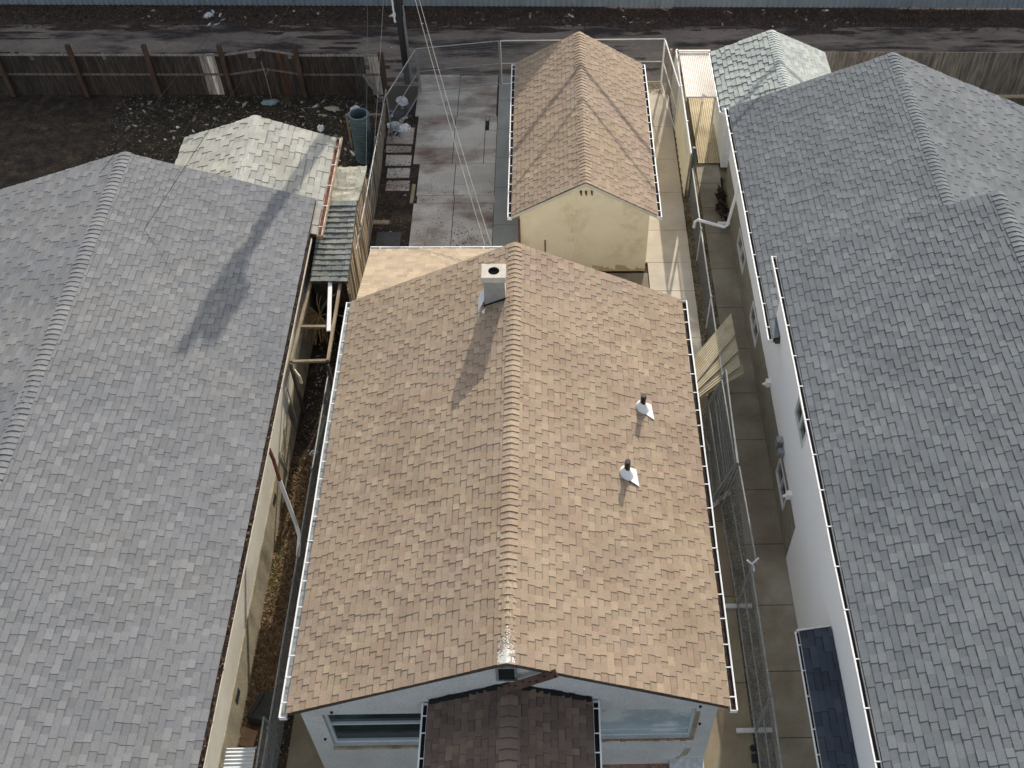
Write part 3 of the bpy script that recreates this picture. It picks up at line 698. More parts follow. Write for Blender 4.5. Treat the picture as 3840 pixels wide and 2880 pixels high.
# the old wooden pen frame beside the left house
fr = thing('pergola', 'weathered open wooden frame in the side yard between the two houses', 'pergola', (-5.4, 11.8, 0))
P4 = [(-5.58, 12.69), (-5.68, 9.72), (-4.77, 9.75), (-4.79, 12.66)]
for i, j in ((0, 1), (1, 2), (2, 3)):
    a, b_ = P4[i], P4[j]; r = MB(); z = 1.90
    if i == 1: r.beam((a[0]+.045, a[1], z+.005), (b_[0]-.045, b_[1], z+.005), .07, .07)
    else: r.beam((*a, z), (*b_, z), .075, .08)
    r.build('rail', 'lumber', fr)
r = MB(); r.beam((-5.60, 10.93, 1.90), (-4.81, 10.93, 1.90), .07, .06); r.build('cross_rail', 'lumber', fr)
for (x, y) in P4[1:3]:
    r = MB(); r.box(x-.035, x+.035, y-.14, y-.06, 0, 1.88); r.build('post', 'old_wood', fr)
r = MB(); r.beam((-5.06, 12.63, 1.97), (-4.86, 10.71, 1.965), .10, .045)
tag(r.build('white_plank', 'vent_white'), 'white painted plank lying across the weathered wooden frame', 'plank')
r = MB()
for i in range(46):
    a = U_(0, 2*PI); q = V((-5.28, 11.65, 1.55)); pts = [q]; d = V((math.cos(a)-.35, math.sin(a)-.75, U_(0, .5))).normalized()
    for k in range(5): pts.append(pts[-1]+d*U_(.12, .2)); d = (d+V((U_(-.15, .15), U_(-.15, .15), -.33))).normalized()
    r.tube(pts, .007, 3, c=random.choice([(.34, .23, .10), (.25, .16, .07), (.42, .30, .15)]), caps=False)
r.tube([(-5.30, 11.8, 0), (-5.28, 11.65, 1.55)], .015, 4, c=(.2, .13, .06))
tag(r.build('dry_shrub', 'weeds'), 'dry leafless shrub arching over the wooden wooden frame', 'shrub')

# chain link fences
def chain_link(name, label, x, y0, y1, h, r=.0028, pitch=.075, posts=(), top=None, base=.02, lean=0.0, mt='wire', topmat='galv'):
    t = thing(name, label, 'fence', (x, (y0+y1)/2, 0))
    m = MB(); L = y1-y0; n = int(L/pitch)
    def P(u, z): return (x+lean*z, y0+u, z)
    H = h-base
    for i in range(-int(H/pitch), n):
        for sgn in (1, -1):
            u0 = i*pitch; u1 = u0+H; z0, z1 = (base, h) if sgn > 0 else (h, base)
            a0, a1 = max(u0, 0), min(u1, L)
            if a1-a0 < .02: continue
            f0 = (a0-u0)/H; f1 = (a1-u0)/H
            m.wire(P(a0, z0+(z1-z0)*f0), P(a1, z0+(z1-z0)*f1), r)
    m.build('chain_mesh', mt, t)
    m = MB(); m.tube([P(0, h), P(L, h)], .020, 8); m.build('top_rail', topmat, t)
    for y in posts:
        m = MB(); m.tube([(x, y, -.05), (x+lean*h, y, h+.06)], .027, 8); m.tube([(x+lean*h, y, h+.06), (x+lean*h, y, h+.10)], .035, 8, r2=.01)
        m.build('post', topmat, t)
    return t
chain_link('chain_link_fence', 'low chain-link fence along the left eave of the tan house', -4.90, -3.2, 9.92, 1.2, posts=(9.9, 6.9, 3.9, .55, -2.4), r=.0036)
chain_link('chain_link_fence', 'low chain-link fence between the two concrete walks on the right', 5.26, 9.7, 18.25, 1.2, posts=(9.75, 12.6, 15.4), r=.0036, topmat='galv_light')
g = MB(); g.tube([(5.27, 18.3, 0), (5.25, 18.3, 1.9)], .04, 8); g.tube([(5.25, 18.3, 1.9), (5.25, 18.3, 1.95)], .055, 8)
tag(g.build('fence_post', 'barrel'), 'tall green-painted steel post where the chain-link fence meets the white hoarding', 'post')

# leaning old board fence between shed lot and yard
of = thing('board_fence', 'old grey leaning board fence at the left edge of the concrete yard', 'fence', (-4.7, 18, 0))
m = MB(); y = 14.2
while y < 21.9:
    w_ = U_(.10, .15); u = (y-14.2)/7.7
    xb = -4.72+.10*math.sin(u*3)+U_(-.01, .01); xt = xb-.10+.30*u+U_(-.03, .03); h = 1.45+U_(-.06, .06)
    m.hexa([(xb-.012, y, 0), (xb+.012, y, 0), (xb+.012, y+w_*.92, 0), (xb-.012, y+w_*.92, 0), (xt-.012, y, h), (xt+.012, y, h), (xt+.012, y+w_*.92, h), (xt-.012, y+w_*.92, h)],
           jit((.85, .9, .95), .4)); y += w_
m.build('board', 'grey_wood', of)
m = MB(); m.beam((-4.78, 14.2, 1.25), (-4.50, 21.9, 1.25), .04, .08); m.beam((-4.74, 14.2, .4), (-4.62, 21.9, .4), .04, .08); m.build('rail', 'old_wood', of)
m = MB()
for y in (15.2, 17.2, 19.3, 21.4): m.tube([(-4.64, y, 0), (-4.55, y, 1.6)], .022, 6)
m.wire((-4.60, 14.2, 1.58), (-4.46, 21.8, 1.6), .012)
m.build('steel_stay', 'galv', of)
m = MB(); m.beam((-5.75, 20.99, 1.2), (-4.55, 20.99, 1.2), .05, .06); m.beam((-5.72, 20.99, 0), (-5.72, 20.99, 1.2), .06, .06)
tag(m.build('wooden_rail', 'lumber'), 'single wooden cross rail between the board fence and the teal culvert pipe', 'rail')

# teal ribbed barrel
bt = thing('culvert_barrel', 'tall ribbed teal plastic barrel, open at the top, behind the shed', 'barrel', (-5.17, 20.25, 0))
m = MB(); n = 28; hs = []
K = 34
for k in range(K+1): hs.append((1.75*k/K, .305+(.010 if k % 2 else -.004)))
for k in range(K):
    for i in range(n):
        a, b_ = 2*PI*i/n, 2*PI*(i+1)/n
        (z0, r0), (z1, r1) = hs[k], hs[k+1]
        m.poly([(-5.17+r0*math.cos(a), 20.25+r0*math.sin(a), z0), (-5.17+r0*math.cos(b_), 20.25+r0*math.sin(b_), z0), (-5.17+r1*math.cos(b_), 20.25+r1*math.sin(b_), z1), (-5.17+r1*math.cos(a), 20.25+r1*math.sin(a), z1)])
m.build('drum', 'barrel', bt)
m = MB()
for i in range(n):
    a, b_ = 2*PI*i/n, 2*PI*(i+1)/n
    def c_(r, z, t): return (-5.17+r*math.cos(t), 20.25+r*math.sin(t), z)
    m.poly([c_(.27, 1.77, a), c_(.33, 1.77, a), c_(.33, 1.77, b_), c_(.27, 1.77, b_)]); m.poly([c_(.33, 1.72, a), c_(.33, 1.72, b_), c_(.33, 1.77, b_), c_(.33, 1.77, a)])
    m.poly([c_(.27, 1.2, b_), c_(.27, 1.2, a), c_(.27, 1.77, a), c_(.27, 1.77, b_)], c=(.5, .5, .5))
m.build('rim', 'barrel', bt)
m = MB(); m.poly([(-5.17+.27*math.cos(2*PI*i/n), 20.25+.27*math.sin(2*PI*i/n), 1.2) for i in range(n)]); m.build('inside', 'tar', bt)
for i, (x, y, lx) in enumerate(((-5.62, 18.6, .05), (-5.52, 18.45, -.04), (-5.40, 18.5, .08), (-5.30, 18.35, .02), (-5.68, 18.2, .0))):
    m = MB(); m.beam((x, y+.3, 0), (x+lx, y-.3, U_(1.0, 1.5)), .09, .025)
    tag(m.build('white_picket', 'litter_white'), 'whitish loose picket leaning in the heap between the shed and the teal barrel', 'plank', 'loose pickets behind the shed')

# ================================================================== BACK: wooden fence left
wf = thing('wooden_fence', 'dark decayed plank fence with brown posts at the back of the left lot', 'fence', (-8, 23.8, 0))
def topz(x):
    if -10.1 < x < -7.6: return 1.60+.22*(1-abs((x+8.8)/1.25)) if abs(x+8.8) < 1.25 else 1.60
    return 1.60
m = MB(); x = -20.0; miss = 0
while x < -4.75:
    w_ = U_(.12, .15)
    pale = (x > -5.75) or (-11.1 < x < -10.55)
    if not (pale and R() < .12):
        c = (.55, .5, .5) if not pale else random.choice([(6.5, 6.8, 7.2), (.7, .7, .7), (6, 6, 6.2), (.8, .8, .8), (3.2, 3.2, 3.3)])
        if R() < .3 and -8.4 < x < -7.4: c = (.9, .5, .4)
        c = jit(c, .25)
        zt = topz(x)+U_(-.05, .04)-(.3 if R() < .04 else 0)
        m.hexa([(x, 23.86, -.02), (x+w_*.96, 23.86, -.02), (x+w_*.96, 23.885, -.02), (x, 23.885, -.02), (x, 23.86, zt), (x+w_*.96, 23.86, zt), (x+w_*.96, 23.885, zt), (x, 23.885, zt)], c)
    x += w_
m.build('plank', 'old_wood', wf)
for (x0_, x1_) in ((-20, -10.1), (-10.1, -8.8), (-8.8, -7.6), (-7.6, -4.75)):
    m = MB()
    z0_, z1_ = topz(x0_+.01)-.04, topz(x1_-.01)-.04
    m.beam((x0_, 23.83, z0_), (x1_, 23.83, z1_), .05, .06, c=(2.6, 2.7, 2.9)); m.beam((x0_, 23.83, z0_-.75), (x1_, 23.83, z1_-.75), .05, .06, c=(1.7, 1.7, 1.8))
    m.build('rail', 'old_wood', wf)
for x in (-17.6, -15.1, -12.6, -10.12, -7.62):
    m = MB(); m.hexa([(x-.07, 23.66, 0), (x+.07, 23.66, 0), (x+.07, 23.79, 0), (x-.07, 23.79, 0), (x-.10, 23.66, 2.0), (x+.04, 23.66, 2.0), (x+.04, 23.79, 2.0), (x-.10, 23.79, 2.0)]); m.build('post', 'rust_wood' if x != -10.12 else 'lumber' if False else 'rust_wood', wf)
m = MB(); m.box(-4.92, -4.74, 23.7, 23.85, 0, 1.68); m.build('corner_post', 'rust_wood', wf)
m = MB(); m.beam((-5.0, 23.6, 0), (-5.5, 23.7, .9), .12, .05); tag(m.build('broken_plank', 'litter_grey'), 'grey plank fallen against the corner of the decayed fence', 'plank')
m = MB(); m.tube([(-8.78, 23.6, .0), (-8.78, 23.58, .75), (-8.82, 23.55, 1.5)], .014, 5); m.tube([(-8.78, 23.58, .95), (-8.62, 23.55, 1.2)], .01, 4)
tag(m.build('bare_sapling', 'lumber'), 'thin bare sapling standing against the middle of the dark plank fence', 'sapling')

# far corrugated metal fence across the alley
mf = thing('metal_fence', 'long blue-grey corrugated sheet metal fence on the far side of the alley', 'fence', (0, 29.62, 0))
m = MB(); x = -34.0
while x < 34:
    c = jit(W1, .10)
    for (dx, dy) in ((0, 0),):
        m.poly([(x, 29.62, .0), (x+.11, 29.62, .0), (x+.11, 29.62, 2.3), (x, 29.62, 2.3)], c)
        m.poly([(x+.11, 29.62, 0), (x+.13, 29.65, 0), (x+.13, 29.65, 2.3), (x+.11, 29.62, 2.3)], c)
        m.poly([(x+.13, 29.65, 0), (x+.18, 29.65, 0), (x+.18, 29.65, 2.3), (x+.13, 29.65, 2.3)], tuple(v*.8 for v in c))
        m.poly([(x+.18, 29.65, 0), (x+.20, 29.62, 0), (x+.20, 29.62, 2.3), (x+.18, 29.65, 2.3)], c)
    x += .20
m.build('sheet_panel', 'sheet_steel', mf)
for i in range(22):
    x = -33+i*3.05; m = MB(); m.box(x-.04, x+.04, 29.70, 29.78, 0, 2.35); m.build('post', 'galv', mf)
m = MB(); m.box(-34, 34, 29.655, 29.70, 2.18, 2.26); m.box(-34, 34, 29.655, 29.70, .3, .38); m.build('rail', 'galv', mf)
# buildings beyond the metal fence (they throw the shade over the alley and the left of the yard)
bb = thing('building', 'long flat-roofed block behind the metal fence, left part of the alley', 'building', (-13, 35, 0))
m = MB(); m.box(-34, 3.4, 31.0, 39, 0, 6.6); m.build('wall', 'back_wall', bb)
m = MB(); m.box(-34.1, 3.5, 30.95, 39.1, 6.6, 6.8); m.build('parapet', 'galv_light', bb)
for i in range(12):
    window(bb, (-33, 31.0, 0), (1, 0, 0), i*3+.6, i*3+2, 3.2, 4.5, .0, 'glass_dark', 'frame_white', out=.0)
b2 = thing('garage', 'low garage behind the right end of the metal fence', 'garage', (11, 34, 0))
m = MB(); m.box(7, 15, 32, 37, 0, 2.3); m.build('wall', 'stucco_cream', b2)
m = MB(); m.prism([(6.8, 31.8, 2.3), (15.2, 31.8, 2.3), (11, 31.8, 3.1)], (0, 5.4, 0)); m.build('roof', 'shingle_slate', b2)

# utility pole
up = thing('utility_pole', 'dark timber utility pole at the alley edge with white conduit', 'utility pole', (-4.15, 24.62, 0))
m = MB(); m.tube([(-4.12, 24.62, -.2), (-4.14, 24.62, 4), (-4.18, 24.62, 10.7)], .15, 14, r2=.14); m.build('pole', 'pole_wood', up)
m = MB(); m.tube([(-4.33, 24.58, 2.35), (-4.35, 24.58, 8.5)], .030, 8); m.build('conduit', 'vent_white', up)
m = MB(); m.tube([(-3.985, 24.54, .0), (-3.99, 24.54, 3.0)], .028, 6); m.tube([(-4.02, 24.50, .0), (-4.02, 24.50, 2.6)], .018, 6); m.build('ground_guard', 'galv', up)
for (x, z) in ((-3.86, 9.75), (-4.2, 9.45)):
    m = MB(); m.tube([(x, 24.5, z-.5), (x, 24.5, z+.5)], .23, 14); m.tube([(x, 24.5, z+.5), (x, 24.5, z+.7)], .03, 6); m.build('transformer', 'transformer_grey', up)

def cable(name, label, pts, r, mt, sag=0.0, group=None):
    a, b_ = V(pts[0]), V(pts[1]); q = []
    for i in range(25):
        t = i/24; p = a.lerp(b_, t); p.z -= 4*sag*t*(1-t); q.append(p)
    m = MB(); m.tube(q, r, 5); return tag(m.build(name, mt), label, 'cable', group)
cable('service_cable', 'pale service wire from pole to rear roof, left one of a close pair', [(-4.12, 24.55, 7.2), (-.88, 12.72, 3.08)], .0085, 'service_wire', .45)
cable('service_cable', 'pale service wire from pole to rear roof, right one of a close pair', [(-4.02, 24.55, 7.2), (-.72, 12.72, 3.08)], .0085, 'service_wire', .45)
cable('service_cable', 'thin pale wire running from the pole to the left end of the rear roof gutter', [(-4.2, 24.55, 5.6), (-4.05, 13.25, 2.6)], .0035, 'wire', .1)
cable('guy_wire', 'thin pale wire slanting down to the old board fence behind the barrel', [(-5.5, 31.0, 5.2), (-4.72, 17.9, 1.5)], .004, 'wire', .05)
cable('overhead_cable', 'dark overhead wire crossing the pale garage roof on the left', [(-2.9, 22.8, 9.65), (-9.6, 11.3, 3.9)], .007, 'dark_wire', .0)
cable('overhead_cable', 'thin dark wire crossing the outer edge of the pale garage roof', [(-4.5, 24.6, 8.6), (-11.6, 12.5, 3.9)], .006, 'dark_wire', .1)
for z, r_ in ((5.22, .060), (5.98, .036)):
    cable('overhead_cable', 'heavy overhead cable bundle above the alley edge, shadowing the garage roofs, the %s one' % ('lower' if z < 5.5 else 'upper'), [(-34, 24.75, z), (34, 24.75, z)], r_, 'dark_wire', 0)

# ================================================================== TEMPORARY FENCE PANELS
def temp_panel(name, label, a, b_, h=1.8, mt='galv', rail=None, lean=(0, 0), gx=.055, gz=.12, z0=.10, r=.0022, mesh=True, group=None, rails=3):
    """welded mesh panel between ground points a and b (x,y); lean shifts the top"""
    A = V((a[0], a[1], z0)); B = V((b_[0], b_[1], z0)); T = V((lean[0], lean[1], h-z0)); L = (B-A).length; D = (B-A)/L
    t = thing(name, label, 'fence panel', (A.x, A.y, 0), group)
    rr = .021
    for Q in (A, B): m = MB(); m.tube([Q, Q+T], rr, 8); m.build('upright', rail or mt, t)
    m = MB(); m.tube([A+T, B+T], rr, 8); m.build('top_rail', rail or mt, t)
    if rails > 1: m = MB(); m.tube([A+T*.48, B+T*.48], rr*.8, 8); m.build('middle_rail', rail or mt, t)
    m = MB(); m.tube([A, B], rr*.9, 8); m.build('bottom_rail', rail or mt, t)
    if mesh:
        m = MB(); n = int(L/gx)
        for i in range(1, n): m.wire(A+D*(i*L/n), A+D*(i*L/n)+T, r)
        k = int(h/gz)
        for i in range(1, k): m.wire(A+T*(i/k), B+T*(i/k), r*1.6)
        m.build('wire_mesh', 'wire', t)
    return t
# rear line
temp_panel('temporary_fence_panel', 'temporary mesh fence panel at the back of the yard beside the pole', (-3.61, 23.87), (-.86, 24.35), r=.0028, gz=.10)
temp_panel('temporary_fence_panel', 'temporary mesh fence panel behind the left half of the garage', (-.80, 24.36), (2.05, 24.44), rail='galv_light', r=.0028, gz=.10)
temp_panel('temporary_fence_panel', 'temporary mesh fence panel behind the right half of the garage', (2.11, 24.44), (4.83, 24.50), rail='galv_light', r=.0028, gz=.10)
temp_panel('temporary_fence_panel', 'temporary mesh fence panel turned diagonally by the trash heap', (-3.65, 23.80), (-4.38, 21.2), r=.0028)
temp_panel('temporary_fence_panel', 'pale temporary fence panel running towards the white hoarding', (4.85, 24.42), (5.10, 21.70), rail='vent_white', r=.003)
# right run
lab = ['temporary mesh fence panel on the right walk, nearest the leaning cream sheets', 'temporary mesh fence panel on the right walk, second from the cream sheets',
       'temporary mesh fence panel on the right walk, third from the cream sheets', 'temporary mesh fence panel on the right walk, nearest the camera']
segs = [((5.03, 9.45), (4.97, 6.55)), ((5.00, 6.45), (5.07, 3.83)), ((5.07, 3.77), (5.09, .83)), ((5.10, .77), (5.08, -2.1))]
pans = []
for i, (a, b_) in enumerate(segs):
    pans.append(temp_panel('temporary_fence_panel', lab[i], a, b_, lean=(.21 if i < 2 else .08, 0), r=.0034, gx=.05, gz=.15))
temp_panel('temporary_fence_panel', 'loose mesh fence panel slumped behind the upright ones near the cream sheets', (4.62, 9.1), (4.66, 6.5), h=1.7, lean=(.50, .1), r=.0022, gx=.06)
temp_panel('temporary_fence_panel', 'loose mesh fence panel leaning inward beside the passage walk', (4.86, 9.35), (4.84, 6.62), h=1.75, lean=(.37, -.05), r=.0022, gx=.06)
temp_panel('temporary_fence_panel', 'temporary mesh fence panel at the lower left beside the low chain-link fence', (-5.02, .95), (-4.98, -2.2), lean=(.16, -.42), r=.0022)
for (x0_, x1_, y, rot, l_) in ((4.74, 5.42, 3.77, 0, 'grey steel foot plate under the second joint of the right fence panels'), (4.70, 5.46, .82, 0, 'grey steel foot plate under the nearest joint of the right fence panels'), (4.72, 5.26, 6.7, .5, 'grey steel foot plate set askew under the joint by the loose panels')):
    m = MB(); m.beam((x0_, y-rot*.5, .03), (x1_, y+rot*.5, .03), .10, .05); 
    for xx in (.5,): m.tube([((x0_+x1_)/2, y, .05), ((x0_+x1_)/2, y, .2)], .016, 6)
    m.build('foot_plate', 'galv_light', pans[1 if y > 5 else (2 if y > 3 else 3)])
m = MB()
for (p, q) in (((5.19, 3.85, 1.80), (5.33, 3.95, 1.86)), ((5.19, 3.80, 1.82), (5.06, 3.9, 1.86)), ((5.2, 3.8, 1.8), (5.22, 3.7, 1.7))): m.beam(p, q, .04, .012)
tag(m.build('knotted_tie', 'litter_white'), 'pale knotted tie on the second joint of the right fence panels', 'tie')
m = MB()
for a in range(6): m.beam((-4.9, .55, 1.72), (-4.9+U_(.03, .10)*math.cos(a*1.05), .55+U_(.03, .10)*math.sin(a*1.05), 1.72+U_(-.1, .02)), .018, .008)
tag(m.build('green_tie', 'green_tie'), 'green plastic tie on the lower left fence panel', 'tie')
m = MB(); m.beam((4.86, 24.46, .95), (4.93, 24.40, 1.35), .05, .02); tag(m.build('green_clip', 'green_tie'), 'green clip on the corner of the pale fence panels', 'clip')
# white hoarding
ho = thing('hoarding', 'solid white sheet hoarding with a white top rail beside the garage walk', 'hoarding', (5.14, 21, 0))
m = MB(); n = 50
for i in range(n):
    y0_, y1_ = 18.3+5.4*i/n, 18.3+5.4*(i+1)/n
    o0, o1 = .012*math.sin(i*2.1), .012*math.sin((i+1)*2.1)
    m.hexa([(5.11+o0, y0_, .03), (5.125+o0, y0_, .03), (5.125+o1, y1_, .03), (5.11+o1, y1_, .03), (5.15+o0, y0_, 1.78), (5.165+o0, y0_, 1.78), (5.165+o1, y1_, 1.78), (5.15+o1, y1_, 1.78)])
m.build('sheet', 'banner', ho)
m = MB(); m.tube([(5.165, 18.2, 1.8), (5.165, 23.8, 1.8)], .028, 8); m.build('top_rail', 'vent_white', ho)
for y in (19.8, 21.7, 23.8):
    m = MB(); m.tube([(5.19, y, 0), (5.19, y, 1.84)], .025, 8); m.build('post', 'galv_light', ho)
m = MB(); m.box(4.97, 5.06, 23.9, 23.99, 0, 1.75); tag(m.build('wooden_post', 'cardboard'), 'yellow-brown wooden post at the back end of the white hoarding', 'post')
# white corrugated canopy
def corr(mb, P0, Uv, Vv, L, W, amp=.012, pitch=.076, c=W1, thick=0):
    P0 = V(P0); Uv = V(Uv).normalized(); Vv = V(Vv).normalized(); N = Uv.cross(Vv)
    n = max(2, int(W/(pitch/4)))
    pts = [P0+Vv*(W*i/n)+N*amp*math.sin(2*PI*(W*i/n)/pitch) for i in range(n+1)]
    for i in range(n): mb.poly([pts[i], pts[i]+Uv*L, pts[i+1]+Uv*L, pts[i+1]], c)
cn = thing('canopy', 'white corrugated canopy between the hoarding and the neighbouring garage', 'canopy', (5.7, 22.3, 0))
m = MB(); corr(m, (6.24, 21.0, 1.93), (0, 1, 0), (-1, 0, -.01), 2.55, 1.0, pitch=.062); m.build('corrugated_sheet', 'white_sheet', cn)
m = MB(); m.beam((5.20, 23.5, 1.97), (6.28, 23.5, 1.98), .05, .05); m.beam((5.20, 23.4, 1.90), (6.26, 23.4, 1.90), .05, .08); m.beam((5.24, 21.0, 1.9), (6.24, 21.0, 1.9), .06, .05); m.build('edge_beam', 'white_sheet', cn)
for (x, y) in ((5.26, 23.35), (6.2, 23.35), (6.2, 21.05)): m = MB(); m.box(x-.03, x+.03, y-.03, y+.03, 0, 1.87); m.build('post', 'white_sheet', cn)
m = MB(); corr(m, (6.66, 19.95, .06), (0, 1, 0), (-1, 0, 0), 3.7, .94, pitch=.075, amp=.014); 
tag(m.build('corrugated_sheet', 'tan_sheet'), 'tan corrugated sheet lying flat on the passage walk below the white canopy', 'corrugated sheet')
m = MB(); m.beam((5.71, 20.0, .1), (5.70, 23.6, .1), .03, .12); tag(m.build('edging_board', 'old_wood'), 'dark edging board along the tan corrugated sheet', 'board')
# cream corrugated sheets leaning on the fence
def leaning(P, D, Wd, L, W, lab_):
    m = MB(); corr(m, P, D, Wd, L, W, pitch=.085, amp=.018); 
    return tag(m.build('corrugated_sheet', 'cream_sheet'), lab_, 'corrugated sheet', 'cream corrugated sheets leaning on the fence')
leaning((5.72, 11.92, 1.30), (-1.22, -1.62, -.10), (.02, -.80, -.02), 2.6, .78, 'cream corrugated sheet leaning over the fence, farthest of the stack')
leaning((5.74, 11.15, 1.22), (-1.22, -1.30, -.08), (.05, -.90, .02), 2.6, .55, 'cream corrugated sheet leaning over the fence, second in the stack')
leaning((5.76, 10.75, 1.16), (-1.22, -1.05, -.06), (.02, -.9, .03), 2.6, .62, 'cream corrugated sheet leaning over the fence, third in the stack')
leaning((5.84, 10.25, 1.08), (-1.25, -.80, -.04), (.05, -.9, 0), 2.6, .30, 'narrow cream corrugated strip, nearest in the leaning stack')
m = MB()
for i in range(16):
    a = (4.45+U_(0, .3), 8.6+U_(-.6, .6), .05+U_(0, .3)); d = (U_(-.1, .35), U_(-1.2, .9), U_(-.02, .6))
    m.beam(a, tuple(V(a)+V(d)), .05, .02)
tag(m.build('timber_scrap', 'lumber'), 'heap of thin timber offcuts beside the slumped fence panels', 'timber heap')

# ================================================================== RIGHT NEIGHBOUR
rh = thing('house', 'tall white neighbouring house with blue-grey shingle roofs on the right', 'house', (10, 6, 0))
w = MB(); XW = 6.40
ops = [(14.10, 15.42, .62, 1.27), (11.26, 12.42, .60, 1.27), (6.05, 7.22, .50, 1.18), (6.0, 7.06, 3.08, 4.2)]
# wall facing -x : Uv = -y so that the normal is -x
def ywall(mb, y_hi, y_lo, z0, z1, openings, m=0, mr=None, x=XW):
    op = [(y_hi-b, y_hi-a, c-z0, d-z0) for a, b, c, d in openings]
    wall(mb, (x, y_hi, z0), (0, -1, 0), y_hi-y_lo, z1-z0, op, .10, m, mr)
ywall(w, 18.5, 9.36, 1.34, 2.95, []); ywall(w, 9.36, -4.5, 1.34, 4.95, [ops[3]])
ywall(w, 5.06, -4.5, 0, 1.34, [])
w.poly([(XW, 18.5, 0), (15.0, 18.5, 0), (15.0, 18.5, 3), (10.7, 18.5, 4.8), (XW, 18.5, 3)][::-1])
w.poly([(XW, 10.1, 2.95), (XW, 9.36, 2.95), (XW, 9.36, 4.95), (XW, 10.1, 4.95)])
w.poly([(XW, 10.1, 2.9), (15, 10.1, 2.9), (15, 10.1, 4.9), (10.75, 10.1, 6.7), (XW, 10.1, 4.9)][::-1])
w.poly([(XW, -4.5, 0), (XW, -4.5, 4.9), (10.75, -4.5, 6.7), (15, -4.5, 4.9), (15, -4.5, 0)][::-1])
w.poly([(15, -4.5, 0), (15, 18.5, 0), (15, 18.5, 3), (15, -4.5, 4.5)])
w.build('wall', 'wall_white', rh)
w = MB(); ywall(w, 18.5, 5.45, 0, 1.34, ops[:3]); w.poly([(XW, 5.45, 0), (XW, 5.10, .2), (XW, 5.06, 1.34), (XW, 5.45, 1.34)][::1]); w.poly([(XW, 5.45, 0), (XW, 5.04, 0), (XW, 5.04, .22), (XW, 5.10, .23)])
# ragged upper edge
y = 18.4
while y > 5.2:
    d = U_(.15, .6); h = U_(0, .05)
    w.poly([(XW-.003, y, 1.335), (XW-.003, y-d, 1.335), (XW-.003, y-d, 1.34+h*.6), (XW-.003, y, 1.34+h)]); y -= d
w.build('lower_wall', 'wall_lower', rh)
w = MB(); ywall(w, 5.06, 5.0, 0, 1.3, [])
for i, (a, b_, c, d) in enumerate(ops):
    ymid = (a+b_)/2
    window(rh, (XW, 18.5, 0), (0, -1, 0), 18.5-b_, 18.5-a, c, d, .10, 'glass_dark', 'frame_white', fw=.05, mull_v=(18.5-ymid,),
           label=['basement window nearest the rear', 'basement window in the middle', 'basement window nearest the front', 'upper window tucked under the eave'][i], out=.055)
RS = .42; RRX = 10.75
def rroof(y0, y1, ez, ex, nm, lab_):
    r = MB(); zt = ez+RS*(RRX-ex)
    gable_slab(r, RRX, zt, ex, ez, 2*RRX-ex, ez, y0, y1, th=.12, m=1)
    S = math.hypot(RRX-ex, zt-ez)
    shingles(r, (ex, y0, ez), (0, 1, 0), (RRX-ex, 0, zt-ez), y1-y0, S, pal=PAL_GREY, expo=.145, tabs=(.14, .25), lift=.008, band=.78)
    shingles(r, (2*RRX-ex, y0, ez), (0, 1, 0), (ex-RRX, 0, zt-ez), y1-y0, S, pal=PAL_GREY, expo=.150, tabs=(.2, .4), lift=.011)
    o = r.build('roof', ['shingle_slate', 'drip_edge'], rh); o['label'] = lab_
    r = MB(); ridge_caps(r, (RRX, y0, zt), (RRX, y1, zt), RS, RS, pal=PAL_GREY); r.build('ridge_cap', 'shingle_slate', o)
    return o
lo = rroof(9.36, 18.8, 3.03, 6.24, 'roof', 'lower rear roof'); hi = rroof(-4.8, 10.20, 5.0, 6.13, 'roof', 'higher front roof')
gutter(lo, (6.23, 9.36, 3.03), (6.23, 18.82, 3.03), (-1, 0, 0), w=.10, n_h=11, dirt='tar'); gutter(hi, (6.12, -4.8, 5.0), (6.12, 10.22, 5.0), (-1, 0, 0), w=.10, n_h=17, dirt='tar')
m = MB(); m.box(6.28, 7.15, 9.30, 9.355, 2.93, 3.05); m.build('return_trim', 'drip_edge', lo)
m = MB(); m.tube([(6.18, 15.6, 2.88), (6.14, 15.5, 2.5), (6.02, 15.46, 1.32), (5.95, 15.46, 1.25), (5.18, 15.78, 1.25), (5.12, 15.80, 1.15), (5.12, 15.85, .9)], .045, 8); m.build('downspout', 'white_metal', rh)
m = MB(); m.box(6.24, 6.398, 7.22, 7.40, 1.42, 1.70); m.box(6.26, 6.398, 6.98, 7.14, 1.38, 1.60); m.build('meter_box', 'galv', rh)
for (y, z) in ((9.3, 1.45), (5.85, 1.48)):
    m = MB(); m.box(6.28, 6.398, y-.07, y+.07, z-.09, z+.09); m.tube([(6.3, y, z), (6.22, y, z-.06)], .035, 8); m.build('dryer_vent', 'vent_white', rh)
# dark entry roof at the lower right
m = MB(); ex, ez, ys_, ye = 5.78, 2.5, -4.4, 1.84; s2 = .30
m.prism([(ex, ye, ez), (ex+.6, ye, ez+s2*.6), (ex+.6, ye, ez+s2*.6-.1), (ex, ye, ez-.1)], (0, ys_-ye, 0), m=1)
m.box(6.405, 6.41, ys_, ye, 2.5, 2.6, m=1)
shingles(m, (ex, ys_, ez), (0, 1, 0), (1, 0, s2), ye-ys_, .63, pal=PAL_DARK, tabs=(.2, .5), lift=.012)
en = m.build('entry_roof', ['shingle_navy', 'drip_edge'], rh); en['label'] = 'dark navy roof over the side entry'
gutter(en, (ex, ys_, ez), (ex, ye+.02, ez), (-1, 0, 0), w=.07, h=.07, n_h=11, dirt='tar')
m = MB(); m.beam((5.72, ye+.02, ez+.01), (6.38, ye+.02, ez+s2*.6+.01), .03, .06); m.build('rake_trim', 'frame_white', en)

